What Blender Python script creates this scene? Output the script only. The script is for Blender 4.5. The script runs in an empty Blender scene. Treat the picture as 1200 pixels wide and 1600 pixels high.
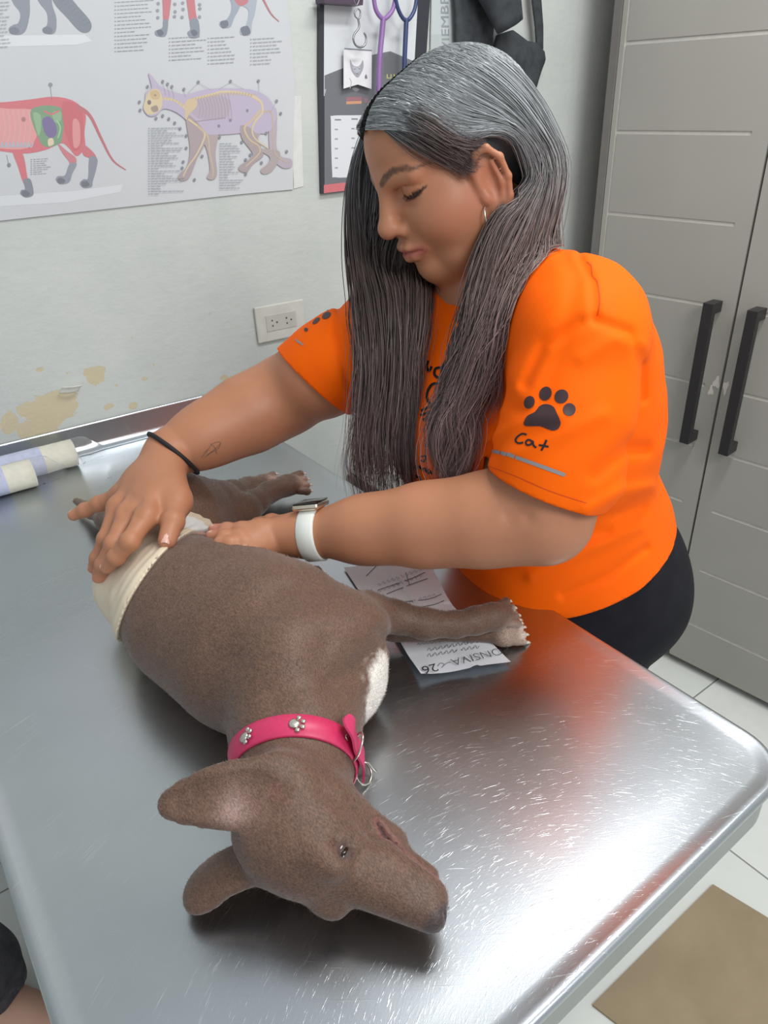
import bpy, bmesh, math, random
import numpy as np
from mathutils import Vector, Matrix
random.seed(7); RNG = np.random.default_rng(7)
PI = math.pi
scn = bpy.context.scene
col = scn.collection

# ------------------------------------------------------------------ camera
FPX, CX, CY = 1126.7, 658.3, 813.7
YAW, PITCH, ROLL = math.radians(37.84), math.radians(29.82), math.radians(-1.07)
CAMH = 1.46
fw = np.array([math.sin(YAW)*math.cos(PITCH), math.cos(YAW)*math.cos(PITCH), -math.sin(PITCH)])
_rt = np.array([math.cos(YAW), -math.sin(YAW), 0.0]); _up = np.cross(_rt, fw)
RT = math.cos(ROLL)*_rt+math.sin(ROLL)*_up; UP = -math.sin(ROLL)*_rt+math.cos(ROLL)*_up
CAM = np.array([0, 0, CAMH])
cd = bpy.data.cameras.new('camera'); cam = bpy.data.objects.new('camera', cd); col.objects.link(cam)
cam.matrix_world = Matrix(((RT[0], UP[0], -fw[0], 0), (RT[1], UP[1], -fw[1], 0), (RT[2], UP[2], -fw[2], CAMH), (0, 0, 0, 1)))
cd.sensor_fit = 'VERTICAL'; cd.sensor_height = 32; cd.lens = FPX/1600*32
cd.shift_x = -(CX-600)/1600; cd.shift_y = (CY-800)/1600
cd.clip_start = 0.02
scn.camera = cam
# where a point seen in the photograph stands, given one more fact about it
def ray(x, y): return fw+(x-CX)/FPX*RT-(y-CY)/FPX*UP
def Pz(x, y, z): r = ray(x, y); return CAM+r*(z-CAMH)/r[2]
def Py(x, y, Y): r = ray(x, y); return CAM+r*Y/r[1]
def Pd(x, y, d): return CAM+ray(x, y)*d

# ------------------------------------------------------------------ light and exposure
w = bpy.data.worlds.new('world'); scn.world = w; w.use_nodes = True
bgn = w.node_tree.nodes['Background']; bgn.inputs[0].default_value = (0.88, 0.94, 1.0, 1); bgn.inputs[1].default_value = 0.63
def area(name, loc, target, sx, sy, power, colr):
    l = bpy.data.lights.new(name, 'AREA'); l.shape = 'RECTANGLE'; l.size = sx; l.size_y = sy; l.energy = power; l.color = colr
    o = bpy.data.objects.new(name, l); col.objects.link(o); o.location = loc
    d = Vector(target)-Vector(loc); o.rotation_euler = d.to_track_quat('-Z', 'Y').to_euler(); return o
area('ceiling_tube', (1.02, 0.40, 2.45), (1.02, 0.42, 0), 0.9, 0.24, 17, (0.99, 0.985, 0.97))
area('fill_light_behind', (0.45, -1.1, 2.4), (1.2, 1.0, 1.1), 0.8, 0.8, 24, (1.0, 0.98, 0.95))  # unseen fill added behind the camera to brighten wall, cabinet and shirt
scn.view_settings.view_transform = 'Standard'; scn.view_settings.look = 'None'
scn.view_settings.exposure = 0.0; scn.view_settings.gamma = 1.0
scn.view_settings.use_curve_mapping = False

# ------------------------------------------------------------------ materials
def srgb(h):
    h = h.lstrip('#'); v = [int(h[i:i+2], 16)/255 for i in (0, 2, 4)]
    return tuple(x/12.92 if x <= 0.04045 else ((x+0.055)/1.055)**2.4 for x in v)
class N:
    def __init__(s, name):
        s.m = bpy.data.materials.new(name); s.m.use_nodes = True; s.t = s.m.node_tree; s.b = s.t.nodes['Principled BSDF']
    def n(s, typ, inp=None, **kw):
        nd = s.t.nodes.new(typ)
        for k, v in kw.items(): setattr(nd, k, v)
        for k, v in (inp or {}).items():
            if isinstance(v, bpy.types.NodeSocket): s.t.links.new(v, nd.inputs[k])
            else: nd.inputs[k].default_value = v
        return nd
    def set(s, **kw):
        for k, v in kw.items():
            k = k.replace('_', ' ')
            if isinstance(v, bpy.types.NodeSocket): s.t.links.new(v, s.b.inputs[k])
            else:
                if k in ('Base Color', 'Specular Tint', 'Sheen Tint', 'Emission Color') and len(v) == 3: v = (*v, 1)
                s.b.inputs[k].default_value = v
        return s
    def coord(s, scale=(1, 1, 1), kind='Object', rot=(0, 0, 0)):
        tc = s.n('ShaderNodeTexCoord'); mp = s.n('ShaderNodeMapping', {'Vector': tc.outputs[kind], 'Scale': scale, 'Rotation': rot}); return mp.outputs[0]
    def noise(s, scale, detail=4, rough=0.55, vec=None):
        i = {'Scale': scale, 'Detail': detail, 'Roughness': rough}
        i['Vector'] = vec if vec is not None else s.coord()
        return s.n('ShaderNodeTexNoise', i).outputs['Fac']
    def ramp(s, fac, stops):
        r = s.n('ShaderNodeValToRGB', {'Fac': fac}); e = r.color_ramp.elements
        while len(e) < len(stops): e.new(0.5)
        for el, (p, c) in zip(e, stops): el.position = p; el.color = (*c, 1) if len(c) == 3 else c
        return r.outputs[0]
    def mix(s, fac, a, b, mode='MIX'):
        m = s.n('ShaderNodeMix', data_type='RGBA', blend_type=mode)
        for k, v in ((0, fac), (6, a), (7, b)):
            if isinstance(v, bpy.types.NodeSocket): s.t.links.new(v, m.inputs[k])
            elif k and len(v) == 3: m.inputs[k].default_value = (*v, 1)
            else: m.inputs[k].default_value = v
        return m.outputs[2]
    def bump(s, h, strength=0.3, dist=0.002):
        b = s.n('ShaderNodeBump', {'Height': h, 'Strength': strength, 'Distance': dist}); s.t.links.new(b.outputs[0], s.b.inputs['Normal']); return s
    def math(s, op, a, b=0.0, c=0.0):
        nd = s.t.nodes.new('ShaderNodeMath'); nd.operation = op
        for i, v in enumerate((a, b, c)):
            if isinstance(v, bpy.types.NodeSocket): s.t.links.new(v, nd.inputs[i])
            else: nd.inputs[i].default_value = v
        return nd.outputs[0]
    def attr(s, name='Col'): return s.n('ShaderNodeAttribute', attribute_name=name).outputs['Color']
def plain(name, c, rough=0.5, metal=0.0, nz=0.06, sc=40, bump=0.0, **kw):
    m = N(name); c = srgb(c) if isinstance(c, str) else c
    f = m.noise(sc, 3)
    d = tuple(x*(1-nz) for x in c); l = tuple(min(1, x*(1+nz)) for x in c)
    m.set(Base_Color=m.ramp(f, [(0.3, d), (0.7, l)]), Roughness=rough, Metallic=metal, **kw)
    if bump: m.bump(f, bump, 0.001)
    return m.m

# ------------------------------------------------------------------ object helpers
def tag(o, label=None, cat=None, group=None, kind=None):
    if label: o['label'] = label
    if cat: o['category'] = cat
    if group: o['group'] = group
    if kind: o['kind'] = kind
    return o
def empty(name, loc=(0, 0, 0), label=None, cat=None, group=None):
    o = bpy.data.objects.new(name, None); o.empty_display_size = 0.05; o.location = loc; col.objects.link(o); return tag(o, label, cat, group)
def link(name, me, mats, parent=None):
    o = bpy.data.objects.new(name, me); col.objects.link(o)
    for m in (mats if isinstance(mats, (list, tuple)) else [mats]): me.materials.append(m)
    if parent is not None:
        o.parent = parent; o.matrix_parent_inverse = Matrix.Translation(-Vector(parent.location)) if parent.parent is None else parent.matrix_parent_inverse.copy()
        if parent.parent is not None: o.matrix_parent_inverse = Matrix.Identity(4)
    return o
def pydata(name, V, F, mats, parent=None, smooth=True, colr=None):
    me = bpy.data.meshes.new(name)
    V = np.asarray(V, np.float32); 
    if isinstance(F, np.ndarray):
        n, k = F.shape
        me.vertices.add(len(V)); me.vertices.foreach_set('co', V.ravel())
        me.loops.add(n*k); me.loops.foreach_set('vertex_index', F.astype(np.int32).ravel())
        me.polygons.add(n); me.polygons.foreach_set('loop_start', np.arange(0, n*k, k, dtype=np.int32)); me.polygons.foreach_set('loop_total', np.full(n, k, np.int32))
        me.update(calc_edges=True); me.validate()
    else:
        me.from_pydata([tuple(map(float, v)) for v in V], [], F); me.update()
    if smooth: me.polygons.foreach_set('use_smooth', np.ones(len(me.polygons), bool))
    if colr is not None:
        a = me.color_attributes.new('Col', 'FLOAT_COLOR', 'POINT')
        c = np.ones((len(me.vertices), 4), np.float32); c[:, :3] = colr; a.data.foreach_set('color', c.ravel())
    return link(name, me, mats, parent)
def from_bm(name, bm, mats, parent=None, smooth=False):
    me = bpy.data.meshes.new(name); bm.normal_update(); bm.to_mesh(me); bm.free()
    if smooth: me.polygons.foreach_set('use_smooth', np.ones(len(me.polygons), bool))
    return link(name, me, mats, parent)
def bbox(bm, lo, hi, bev=0.0, seg=2, M=None):
    lo = Vector(lo); hi = Vector(hi); c = (lo+hi)/2; s = hi-lo
    r = bmesh.ops.create_cube(bm, size=1.0, matrix=Matrix.Translation(c) @ Matrix.Diagonal((*s, 1)))
    vs = r['verts']
    if bev:
        ed = list({e for v in vs for e in v.link_edges})
        rr = bmesh.ops.bevel(bm, geom=ed, offset=bev, segments=seg, profile=0.5, affect='EDGES'); vs = list({v for f in rr['faces'] for v in f.verts} | {v for v in vs if v.is_valid})
    if M is not None: bmesh.ops.transform(bm, matrix=M, verts=vs)
    return vs
def box(name, lo, hi, mat, parent=None, bev=0.0, M=None, smooth=False):
    bm = bmesh.new(); bbox(bm, lo, hi, bev, 2, M); return from_bm(name, bm, mat, parent, smooth)
def frames(path):
    P = np.asarray(path, float); T = np.gradient(P, axis=0); T /= np.linalg.norm(T, axis=1)[:, None]+1e-12
    a = np.array([0, 0, 1.0]) if abs(T[0][2]) < 0.9 else np.array([1.0, 0, 0]); n = np.cross(T[0], a); n /= np.linalg.norm(n); Ns = [n]
    for i in range(1, len(P)):
        n = Ns[-1]-T[i]*(Ns[-1]@T[i]); n /= np.linalg.norm(n)+1e-12; Ns.append(n)
    Ns = np.array(Ns); return P, T, Ns, np.cross(T, Ns)
def tube_geo(path, rad, seg=10, closed=False, caps=True, flat=None):
    P, T, A, B = frames(path); n = len(P); r = np.broadcast_to(np.asarray(rad, float), (n,))
    th = np.linspace(0, 2*PI, seg, endpoint=False); fa, fb = flat or (1, 1)
    V = P[:, None]+r[:, None, None]*(np.cos(th)[None, :, None]*A[:, None]*fa+np.sin(th)[None, :, None]*B[:, None]*fb)
    V = V.reshape(-1, 3); F = []
    m = n if closed else n-1
    for i in range(m):
        j = (i+1) % n
        for k in range(seg):
            l = (k+1) % seg; F.append((i*seg+k, i*seg+l, j*seg+l, j*seg+k))
    if caps and not closed: F.append(tuple(range(seg-1, -1, -1))); F.append(tuple((n-1)*seg+k for k in range(seg)))
    return V, F
def tube(name, path, rad, mat, parent=None, seg=10, closed=False, flat=None):
    V, F = tube_geo(path, rad, seg, closed, True, flat); return pydata(name, V, F, mat, parent)
def catmull(pts, n=8, closed=False):
    P = np.asarray(pts, float); out = []; N_ = len(P); rng = range(N_ if closed else N_-1)
    for i in rng:
        if closed: a, b, c, d = P[(i-1) % N_], P[i], P[(i+1) % N_], P[(i+2) % N_]
        else: a, b, c, d = P[max(i-1, 0)], P[i], P[i+1], P[min(i+2, N_-1)]
        for t in np.linspace(0, 1, n, endpoint=False):
            out.append(0.5*((2*b)+(-a+c)*t+(2*a-5*b+4*c-d)*t*t+(-a+3*b-3*c+d)*t**3))
    if not closed: out.append(P[-1])
    return np.array(out)
def tri2d(poly):
    """ear clipping of a simple 2D polygon"""
    from mathutils.geometry import tessellate_polygon
    return [tuple(t) for t in tessellate_polygon([[Vector((p[0], p[1], 0)) for p in poly]])]

# ------------------------------------------------------------------ signed distance modelling
def unit(v): v = np.asarray(v, float); return v/(np.linalg.norm(v)+1e-12)
def euler(rx=0, ry=0, rz=0):
    return np.array((Matrix.Rotation(math.radians(rz), 3, 'Z') @ Matrix.Rotation(math.radians(ry), 3, 'Y') @ Matrix.Rotation(math.radians(rx), 3, 'X')))
def basis(x, y, z): return np.array([x, y, z], float).T
class SDF:
    def __init__(s): s.ops = []; s.o = np.zeros(3); s.R = np.eye(3); s.sc = 1.0
    def frame(s, o=(0, 0, 0), R=None, sc=1.0): s.o = np.asarray(o, float); s.R = np.eye(3) if R is None else np.asarray(R, float); s.sc = sc; return s
    def w(s, p): return s.o+s.R @ (np.asarray(p, float)*s.sc)
    def ell(s, c, r, R=None, k=0.01, m='u'):
        r = np.asarray(r if np.ndim(r) else (r, r, r), float)*s.sc; c = s.w(c); RR = s.R @ (np.eye(3) if R is None else R)
        s.ops.append(('ell', (c, r, RR), k*s.sc, m, c, r.max())); return s
    def cap(s, a, b, ra, rb, k=0.01, m='u', sq=None):
        a = s.w(a); b = s.w(b); ra *= s.sc; rb *= s.sc
        if sq is not None: sq = (unit(s.R @ np.asarray(sq[0], float)), sq[1])
        s.ops.append(('cap', (a, b, ra, rb, sq), k*s.sc, m, (a+b)/2, np.linalg.norm(a-b)/2+max(ra, rb))); return s
    def chain(s, pts, k=0.01, m='u', sq=None):
        for i in range(len(pts)-1):
            s.cap(pts[i][0], pts[i+1][0], pts[i][1], pts[i+1][1], k, m, sq)
        return s
    def box(s, c, h, R=None, r=0.005, k=0.01, m='u'):
        c = s.w(c); h = np.asarray(h, float)*s.sc; RR = s.R @ (np.eye(3) if R is None else R)
        s.ops.append(('box', (c, h, RR, r*s.sc), k*s.sc, m, c, np.linalg.norm(h)+r)); return s
    def plane(s, p, n, k=0.004, m='i'):   # keeps the side the normal points away from
        s.ops.append(('pl', (np.asarray(p, float), unit(n)), k, m, None, None)); return s
    def fn(s, f): s.ops.append(('fn', f, 0, 'f', None, None)); return s
    def sdf(s, f, k=0.004, m='i'): s.ops.append(('sd', f, k, m, None, None)); return s
    def eval(s, P, ops=None):
        P = np.asarray(P, float); d = np.full(len(P), 10.0)
        for kind, a, k, m, c, br in (s.ops if ops is None else ops):
            if kind == 'ell':
                q = (P-a[0]) @ a[2]; k0 = np.sqrt(((q/a[1])**2).sum(1))+1e-9; k1 = np.sqrt(((q/a[1]**2)**2).sum(1))+1e-9; v = k0*(k0-1)/k1
                v = np.maximum(v, np.where(k0 > 1, np.sqrt((q*q).sum(1))-a[1].max(), v))
            elif kind == 'cap':
                A, B, ra, rb, sq = a; pa = P-A; ba = B-A
                if sq is not None:
                    n, f = sq; pa = pa+((f-1)*(pa @ n))[:, None]*n; ba = ba+(f-1)*(ba @ n)*n
                t = np.clip(pa @ ba/(ba @ ba+1e-12), 0, 1); v = np.sqrt(((pa-t[:, None]*ba)**2).sum(1))-(ra+(rb-ra)*t)
                if sq is not None and sq[1] > 1: v = v/(1+0.5*(sq[1]-1))
            elif kind == 'box':
                q = np.abs((P-a[0]) @ a[2])-(a[1]-a[3]); v = np.sqrt((np.maximum(q, 0)**2).sum(1))+np.minimum(q.max(1), 0)-a[3]
            elif kind == 'pl': v = (P-a[0]) @ a[1]
            elif kind == 'fn': d = d+a(P); continue
            elif kind == 'sd': v = a(P)
            if m == 'u':
                if k > 0: h = np.maximum(k-np.abs(d-v), 0)/k; d = np.minimum(d, v)-h*h*k/4
                else: d = np.minimum(d, v)
            else:
                if m == 's': v = -v
                if k > 0: h = np.maximum(k-np.abs(d-v), 0)/k; d = np.maximum(d, v)+h*h*k/4
                else: d = np.maximum(d, v)
        return d
    def cull(s, c, rad):
        f = lambda o: 1+0.5*(o[1][4][1]-1) if o[0] == 'cap' and o[1][4] is not None and o[1][4][1] > 1 else 1.0
        return [o for o in s.ops if o[4] is None or np.linalg.norm(o[4]-c) < o[5]+rad+(o[2]+0.012)*f(o)]
    def mesh(s, h=0.003, lo=None, hi=None, B=14, newton=2, margin=1.4):
        if lo is None:
            cs = [o for o in s.ops if o[4] is not None and o[3] == 'u']
            lo = np.min([o[4]-o[5] for o in cs], 0)-3*h; hi = np.max([o[4]+o[5] for o in cs], 0)+3*h
        lo = np.asarray(lo, float); hi = np.asarray(hi, float); nb = np.ceil((hi-lo)/(B*h)).astype(int)
        I = np.stack(np.meshgrid(*[np.arange(n) for n in nb], indexing='ij'), -1).reshape(-1, 3)
        cen = lo+(I+0.5)*B*h; rad = B*h*0.5*math.sqrt(3)
        dc = np.concatenate([s.eval(cen[i:i+60000]) for i in range(0, len(cen), 60000)])
        I = I[np.abs(dc) < rad*margin+0.004]
        g = np.stack(np.meshgrid(*[np.arange(B+1)]*3, indexing='ij'), -1).reshape(-1, 3)
        dims = nb*B+3; key = lambda c: ((c[:, 0]+1)*dims[1]+(c[:, 1]+1))*dims[2]+(c[:, 2]+1)
        VK, VP, EQ, FL = [], [], [], []
        for b in I:
            cb = lo+(b+0.5)*B*h; ops = s.cull(cb, rad+h)
            D = s.eval(lo+(b*B+g)*h, ops).reshape((B+1,)*3); neg = D < 0
            if neg.all() or not neg.any(): continue
            num = np.zeros((B, B, B)); acc = np.zeros((B, B, B, 3))
            for ax in range(3):
                sl = [slice(None)]*3; sh = [slice(None)]*3; sl[ax] = slice(0, B); sh[ax] = slice(1, B+1)
                d0 = D[tuple(sl)]; d1 = D[tuple(sh)]; cr = (d0 < 0) != (d1 < 0)
                t = np.where(cr, d0/np.where(cr, d0-d1, 1), 0)
                o = [a for a in range(3) if a != ax]
                for u in (0, 1):
                    for v in (0, 1):
                        ss = [slice(None)]*3; ss[ax] = slice(0, B); ss[o[0]] = slice(u, B+u); ss[o[1]] = slice(v, B+v)
                        c_ = cr[tuple(ss)]; num += c_
                        acc[..., ax] += np.where(c_, t[tuple(ss)], 0); acc[..., o[0]] += c_*u; acc[..., o[1]] += c_*v
                ss = [slice(0, B)]*3; e = np.argwhere(cr[tuple(ss)])
                if len(e):
                    G = e+b*B; fl = neg[tuple(e.T)]
                    du = np.zeros(3, int); dv = np.zeros(3, int); du[(ax+1) % 3] = 1; dv[(ax+2) % 3] = 1
                    EQ.append(np.stack([key(G), key(G-du), key(G-du-dv), key(G-dv)], 1)); FL.append(fl)
            c = np.argwhere(num > 0); p = lo+(b*B+c+acc[tuple(c.T)]/num[tuple(c.T)][:, None])*h
            for _ in range(newton):
                e = h*0.35; off = np.array([[1, -1, -1], [-1, -1, 1], [-1, 1, -1], [1, 1, 1]])*e
                dd = s.eval(np.concatenate([p+o_ for o_ in off]+[p]), ops).reshape(5, -1)
                gr = sum(dd[i][:, None]*off[i]/e for i in range(4))/(4*e); gn = (gr**2).sum(1)+1e-9
                st = gr*(dd[4]/np.maximum(gn, 0.25))[:, None]; L = np.linalg.norm(st, axis=1); st *= np.minimum(1, 0.7*h/(L+1e-12))[:, None]; p = p-st
            VK.append(key(c+b*B)); VP.append(p)
        VK = np.concatenate(VK); VP = np.concatenate(VP); EQ = np.concatenate(EQ); FL = np.concatenate(FL)
        so = np.argsort(VK); VK = VK[so]; VP = VP[so]
        ix = np.clip(np.searchsorted(VK, EQ), 0, len(VK)-1); ok = (VK[ix] == EQ).all(1)
        F = ix[ok]; F = np.where(FL[ok][:, None], F, F[:, ::-1])
        return VP, F
def smooth01(x): x = np.clip(x, 0, 1); return x*x*(3-2*x)
def vnoise(P, s, seed=0):
    """cheap smooth 3D value noise in [-1,1]"""
    Q = np.asarray(P)*s+seed*17.13; I = np.floor(Q).astype(np.int64); f = Q-I; f = f*f*(3-2*f); out = 0
    for dx in (0, 1):
        for dy in (0, 1):
            for dz in (0, 1):
                n = (I[:, 0]+dx)*374761393+(I[:, 1]+dy)*668265263+(I[:, 2]+dz)*2147483647+seed*974711
                n = (n ^ (n >> 13))*1274126177 & 0x7fffffff; v = ((n ^ (n >> 16)) & 0xffff)/32767.5-1
                out = out+v*(f[:, 0] if dx else 1-f[:, 0])*(f[:, 1] if dy else 1-f[:, 1])*(f[:, 2] if dz else 1-f[:, 2])
    return out
def cast(sdf, O, D, t0=0.0, t1=0.5, it=60):
    """march points O along D to the surface; returns points, hit mask"""
    O = np.asarray(O, float); D = np.broadcast_to(np.asarray(D, float), O.shape); t = np.full(len(O), t0)
    for _ in range(it):
        d = sdf(O+D*t[:, None]); t = np.minimum(t+d*0.7, t1)
    P = O+D*t[:, None]; return P, np.abs(sdf(P)) < 0.004
def grad(sdf, P, e=0.001):
    g = np.stack([sdf(P+np.eye(3)[i]*e)-sdf(P-np.eye(3)[i]*e) for i in range(3)], 1); return g/(np.linalg.norm(g, axis=1)[:, None]+1e-9)
def decal(name, polys, to_world, sdf, D, mat, parent, off=0.0006, cell=0.003, scale2=1.0):
    """flat outlines laid on a curved surface: polys are 2D outlines, to_world maps 2D to 3D start points"""
    bm = bmesh.new()
    for poly in polys:
        vs = [bm.verts.new((p[0], p[1], 0)) for p in poly]
        try: bm.faces.new(vs)
        except ValueError: pass
    a = np.array([v.co[:2] for v in bm.verts]); lo = a.min(0); hi = a.max(0)
    for ax in (0, 1):
        x = lo[ax]+cell
        while x < hi[ax]:
            n = [0, 0, 0]; n[ax] = 1; c = [0, 0, 0]; c[ax] = x
            bmesh.ops.bisect_plane(bm, geom=bm.verts[:]+bm.edges[:]+bm.faces[:], plane_co=c, plane_no=n, dist=1e-7); x += cell
    bmesh.ops.triangulate(bm, faces=bm.faces[:])
    uv = np.array([v.co[:2] for v in bm.verts]); P, ok = cast(sdf, to_world(uv), D)
    P = P+grad(sdf, P)*off
    for v, p in zip(bm.verts, P): v.co = p
    bad = [v for v, o in zip(bm.verts, ok) if not o]
    if bad: bmesh.ops.delete(bm, geom=bad, context='VERTS')
    nD = -Vector(D)
    for f in bm.faces:
        f.normal_update()
        if f.normal.dot(nD) < 0: f.normal_flip()
    return from_bm(name, bm, mat, parent, True)
def stroke2(pts, wd, n=5, closed=False):
    """2D brush stroke outlines as a strip of small quads"""
    P = catmull(pts, n, closed); T = np.gradient(P, axis=0)
    if closed: P = np.vstack([P, P[:1]]); T = np.vstack([T, T[:1]])
    T /= np.linalg.norm(T, axis=1)[:, None]+1e-9; Nn = np.stack([-T[:, 1], T[:, 0]], 1)*wd/2
    return [[P[i]+Nn[i], P[i+1]+Nn[i+1], P[i+1]-Nn[i+1], P[i]-Nn[i]] for i in range(len(P)-1)]
def oval(cx, cy, rx, ry, a=0, n=18):
    t = np.linspace(0, 2*PI, n, endpoint=False); c, s = math.cos(a), math.sin(a)
    x = rx*np.cos(t); y = ry*np.sin(t); return np.stack([cx+x*c-y*s, cy+x*s+y*c], 1)
# ================================================================== ROOM
T = 0.90; WY = 1.403
def wp(x, y, off=0.0): return Py(x, y, WY-off)
# ---- wall with rough plaster and patches where the paint has peeled
m = N('wall_paint'); v = m.coord()
big = m.noise(6, 5, 0.6, v); fine = m.noise(55, 6, 0.7, v); vor = m.n('ShaderNodeTexNoise', {'Vector': m.coord((45, 45, 85)), 'Scale': 1.0, 'Detail': 5}).outputs['Fac']
base = m.ramp(big, [(0.3, srgb('#bcc2be')), (0.7, srgb('#c7cbc7'))])
mask = None
geo = m.n('ShaderNodeNewGeometry').outputs['Position']
wob = m.n('ShaderNodeTexNoise', {'Vector': geo, 'Scale': 38, 'Detail': 5, 'Roughness': 0.6}).outputs['Fac']
for (px, py, rx, rz) in ((80, 642, 0.05, 0.034), (60, 668, 0.036, 0.02), (148, 586, 0.020, 0.018), (15, 660, 0.016, 0.02), (168, 636, 0.012, 0.007), (210, 634, 0.010, 0.008), (226, 592, 0.006, 0.004), (62, 578, 0.007, 0.004), (350, 590, 0.008, 0.005), (105, 583, 0.003, 0.002), (240, 570, 0.002, 0.002), (328, 490, 0.002, 0.002), (206, 528, 0.002, 0.002), (182, 602, 0.003, 0.003)):
    p = wp(px, py); s_ = m.n('ShaderNodeVectorMath', {0: geo, 1: tuple(p)}, operation='SUBTRACT').outputs[0]
    s2 = m.n('ShaderNodeVectorMath', {0: s_, 1: (1/rx, 0, 1/rz)}, operation='MULTIPLY').outputs[0]
    L = m.n('ShaderNodeVectorMath', {0: s2}, operation='LENGTH').outputs['Value']
    L = m.math('ADD', L, m.math('MULTIPLY', m.math('SUBTRACT', wob, 0.5), 1.9)); a = m.math('LESS_THAN', L, 1.0)
    mask = a if mask is None else m.math('MAXIMUM', mask, a)
m.set(Base_Color=m.mix(mask, base, srgb('#c6bb9e')), Roughness=0.75)
hgt = m.math('ADD', m.math('MULTIPLY', fine, 0.6), m.math('MULTIPLY', vor, 0.55)); m.bump(m.math('SUBTRACT', hgt, m.math('MULTIPLY', mask, 0.5)), 0.5, 0.003); WALL = m.m
box('wall_back', (-2.4, WY, 0), (2.6, WY+0.12, 2.6), WALL)['kind'] = 'structure'
bpy.data.objects['wall_back'].name = 'wall_back'
box('wall_right', (2.45, -2.2, 0), (2.57, WY, 2.6), plain('wall_side_paint', '#d8dad4', 0.8), None)['kind'] = 'structure'
# a curl of paint standing off the wall
P0 = wp(108, 606); V = []; F = []
for i in range(7):
    for j in range(6):
        u, t = i/6-0.5, j/5-0.5
        V.append(P0+np.array([u*0.034+t*0.006, -0.004-0.012*(t+0.5)**2-0.004*math.cos(u*3), -0.004*u+t*0.013]))
for i in range(6):
    for j in range(5): F.append((i*6+j, i*6+6+j, i*6+7+j, i*6+j+1))
o = pydata('peeling_paint', V, F, plain('paint_curl', '#e9e8e0', 0.6)); tag(o, 'small curl of white paint peeling off above the bare patch of wall', 'peeling paint')
sm = o.modifiers.new('s', 'SOLIDIFY'); sm.thickness = 0.0008

# ---- floor tiles
m = N('floor_tile'); g = m.n('ShaderNodeNewGeometry').outputs['Position']
mp = m.n('ShaderNodeMapping', {'Vector': g, 'Location': (0.03, -0.728, 0)}).outputs[0]
br = m.n('ShaderNodeTexBrick', {'Vector': mp, 'Color1': (*srgb('#dfe2dd'), 1), 'Color2': (*srgb('#e6e8e4'), 1), 'Mortar': (*srgb('#8b8d88'), 1), 'Scale': 1.0, 'Mortar Size': 0.0022, 'Brick Width': 0.6, 'Row Height': 0.6}, offset=0.0)
st = m.noise(2.2, 6, 0.65, g); stn = m.ramp(st, [(0.5, (0, 0, 0)), (0.72, (1, 1, 1))])
m.set(Base_Color=m.mix(m.math('MULTIPLY', stn, 0.35), br.outputs['Color'], srgb('#c9cbb4')), Roughness=0.22); m.bump(m.math('SUBTRACT', 1.0, br.outputs['Fac']), 0.4, 0.001)
box('floor', (-2.4, -2.2, -0.1), (2.6, WY, 0), m.m)['kind'] = 'structure'
# ---- cardboard on the floor
c0 = Pz(1113, 1384, 0); c1 = Pz(1200, 1437, 0); c2 = Pz(925, 1572, 0)
poly = [c0[:2], c0[:2]+(c1-c0)[:2]*2.6, c2[:2]+(c1-c0)[:2]*2.7+np.array([0.02, -0.1]), c2[:2]]
V = [(*p, 0.001) for p in poly]+[(*p, 0.006) for p in poly]
m = N('cardboard'); f = m.noise(9, 5, 0.6); m.set(Base_Color=m.ramp(f, [(0.3, srgb('#96856b')), (0.7, srgb('#a19074'))]), Roughness=0.85); m.bump(m.noise(1, 3, 0.5, m.coord((4, 160, 1))), 0.15)
o = pydata('cardboard_sheet', V, [(3, 2, 1, 0), (4, 5, 6, 7), (0, 1, 5, 4), (1, 2, 6, 5), (2, 3, 7, 6), (3, 0, 4, 7)], m.m, None, False)
tag(o, 'flat brown cardboard sheet lying on the white tiles beside the steel table', 'cardboard')

# ---- stainless steel table
m = N('brushed_steel'); g = m.n('ShaderNodeNewGeometry').outputs['Position']
def arcs(cx, cy, fr, seed, ang=1.6):
    s_ = m.n('ShaderNodeVectorMath', {0: g, 1: (cx, cy, 0)}, operation='SUBTRACT').outputs[0]
    sx = m.n('ShaderNodeSeparateXYZ', {0: s_}); r = m.math('SQRT', m.math('ADD', m.math('POWER', sx.outputs[0], 2.0), m.math('POWER', sx.outputs[1], 2.0)))
    an = m.math('ARCTAN2', sx.outputs[1], sx.outputs[0])
    cv = m.n('ShaderNodeCombineXYZ', {0: m.math('MULTIPLY', r, fr), 1: m.math('MULTIPLY', an, ang*6), 2: seed}).outputs[0]
    return m.n('ShaderNodeTexNoise', {'Vector': cv, 'Scale': 1.0, 'Detail': 3, 'Roughness': 0.6}).outputs['Fac']
sc_ = Pz(1050, 1800, T); a1 = arcs(sc_[0], sc_[1], 560, 1.0, 1.6); a2 = arcs(sc_[0]+0.08, sc_[1]-0.03, 820, 4.0, 2.2); a3 = arcs(0.9, 1.2, 480, 9.0, 3.0)
sp = m.noise(3.0, 4, 0.6, g)
scr = m.math('MAXIMUM', m.math('MAXIMUM', a1, m.math('MULTIPLY', a2, 0.97)), m.math('MULTIPLY', a3, 0.93))
line = m.ramp(scr, [(0.63, (0, 0, 0)), (0.76, (1, 1, 1))])
line = m.math('MULTIPLY', line, m.ramp(m.noise(7, 3, 0.6, g), [(0.38, (0.1, 0.1, 0.1)), (0.62, (1, 1, 1))]))
m.set(Base_Color=m.mix(m.math('MULTIPLY', line, 0.6), m.ramp(sp, [(0.3, srgb('#b7bcc0')), (0.7, srgb('#c3c8cc'))]), srgb('#eef3f6')), Metallic=1.0)
rg = m.math('ADD', m.math('MULTIPLY', sp, 0.10), 0.235); rg = m.math('ADD', rg, m.math('MULTIPLY', line, 0.12)); m.set(Roughness=rg)
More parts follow.
